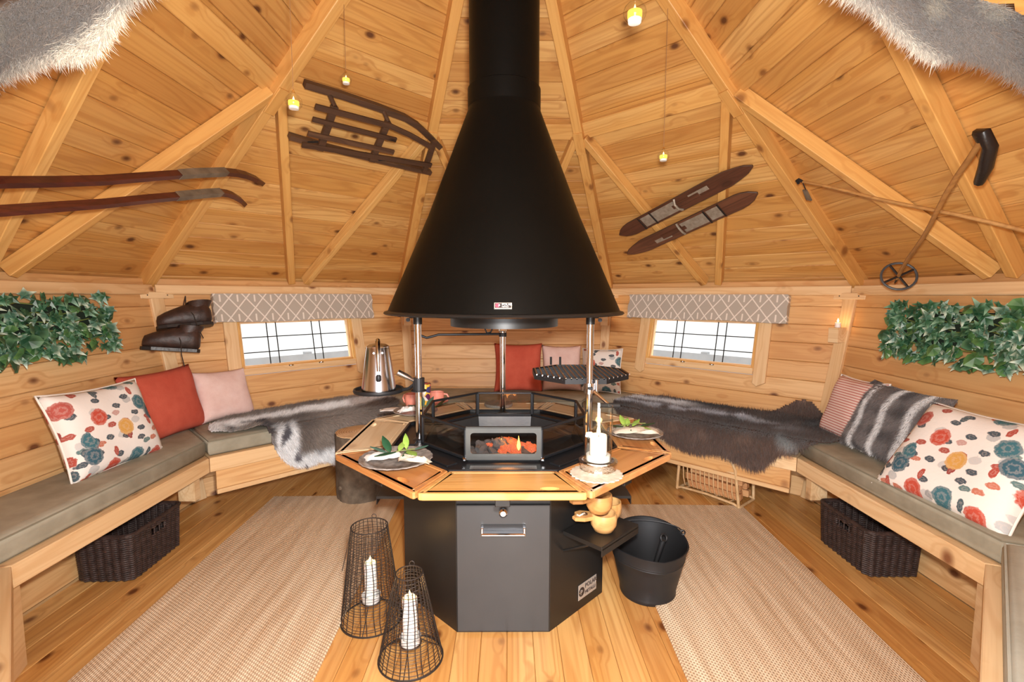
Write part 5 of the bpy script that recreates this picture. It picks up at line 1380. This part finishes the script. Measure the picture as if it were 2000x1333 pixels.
# rattan log basket with split firewood
ra = Vector((1.150, .960, 0)); rb = Vector((1.415, .645, 0)); d = (rb-ra); Lb = d.length
Mr = frame(ra.lerp(rb, .5)+Vector((0, 0, .001)), d, Vector((d.y*-1, d.x, 0)))
th = thing('rattan_log_basket', 'pale rattan log basket in front of the right rear bench', 'basket', Mr)
def loop(yb, yt, nm):
    hb = .012; W = Lb/2; Ht = .308
    pts = [(-W, yb, hb), (-W+.008, yb+(yt-yb)*.4, .10), (-W+.022, yb+(yt-yb)*.8, .24), (-W+.045, yt, .290), (-W+.10, yt, Ht), (0, yt, Ht+.004), (W-.10, yt, Ht), (W-.045, yt, .290), (W-.022, yb+(yt-yb)*.8, .24), (W-.008, yb+(yt-yb)*.4, .10), (W, yb, hb)]
    obj(nm, MB().tube(pts, .0095, 10), 'rattan', th, smooth=60)
    zt_ = .222; yy = yb+(yt-yb)*.72
    obj('top_rail', MB().tube([(-W+.024, yy, zt_), (W-.024, yy, zt_)], .007, 8), 'rattan', th, smooth=60)
    obj('bottom_rail', MB().tube([(-W, yb, .014), (-W+.03, yb, .026), (0, yb, .034), (W-.03, yb, .026), (W, yb, .014)], .008, 8), 'rattan', th, smooth=60)
    mid = .10
    for i in range(12):
        x = -W+.045+i*(2*W-.09)/11
        obj('spindle', MB().tube([(x, yy, zt_), (x+.003, yb+(yt-yb)*.4, .10), (x+.004, yb+(mid-yb)*.12, .045), (x+.004, yb+(mid-yb)*.5, .034)], .0042, 7), 'rattan', th, smooth=60)
loop(.0, -.02, 'front_loop'); loop(.20, .225, 'rear_loop')
for i in range(4): obj('base_slat', MB().tube([(-Lb/2+.06+i*(Lb-.12)/3, 0, .03), (-Lb/2+.06+i*(Lb-.12)/3, .10, .024), (-Lb/2+.06+i*(Lb-.12)/3, .20, .03)], .006, 8), 'rattan', th)
for sx in (-1, 1): obj('foot_rail', MB().tube([(sx*Lb/2, 0, .0105), (sx*Lb/2, .20, .0105)], .0085, 8), 'rattan', th)
k_ = 0
pos = ['bottom front', 'bottom middle', 'bottom rear', 'middle front', 'middle centre', 'middle rear', 'top front', 'top rear']
for row, cols in enumerate(((.050, .100, .150), (.048, .100, .152), (.070, .130))):
    for y in cols:
        g = random.Random(k_); s1 = .021
        o = obj('firewood_log', MB().prism([(-s1, -s1), (s1, -s1*.9), (s1*.8, s1), (-s1*.9, s1*.85)], -.17, .17, .003, Matrix.Rotation(PI/2, 4, 'Y')), 'firewood', None,
                Mr @ Matrix.Translation((.012+g.uniform(-.015, .02), y, .059+row*.046)) @ Matrix.Rotation(g.uniform(-.04, .04), 4, 'Z'))
        tag(o, 'split pine firewood log, %s of the pile in the rattan basket' % pos[k_], 'firewood', 'firewood in the rattan basket'); k_ += 1
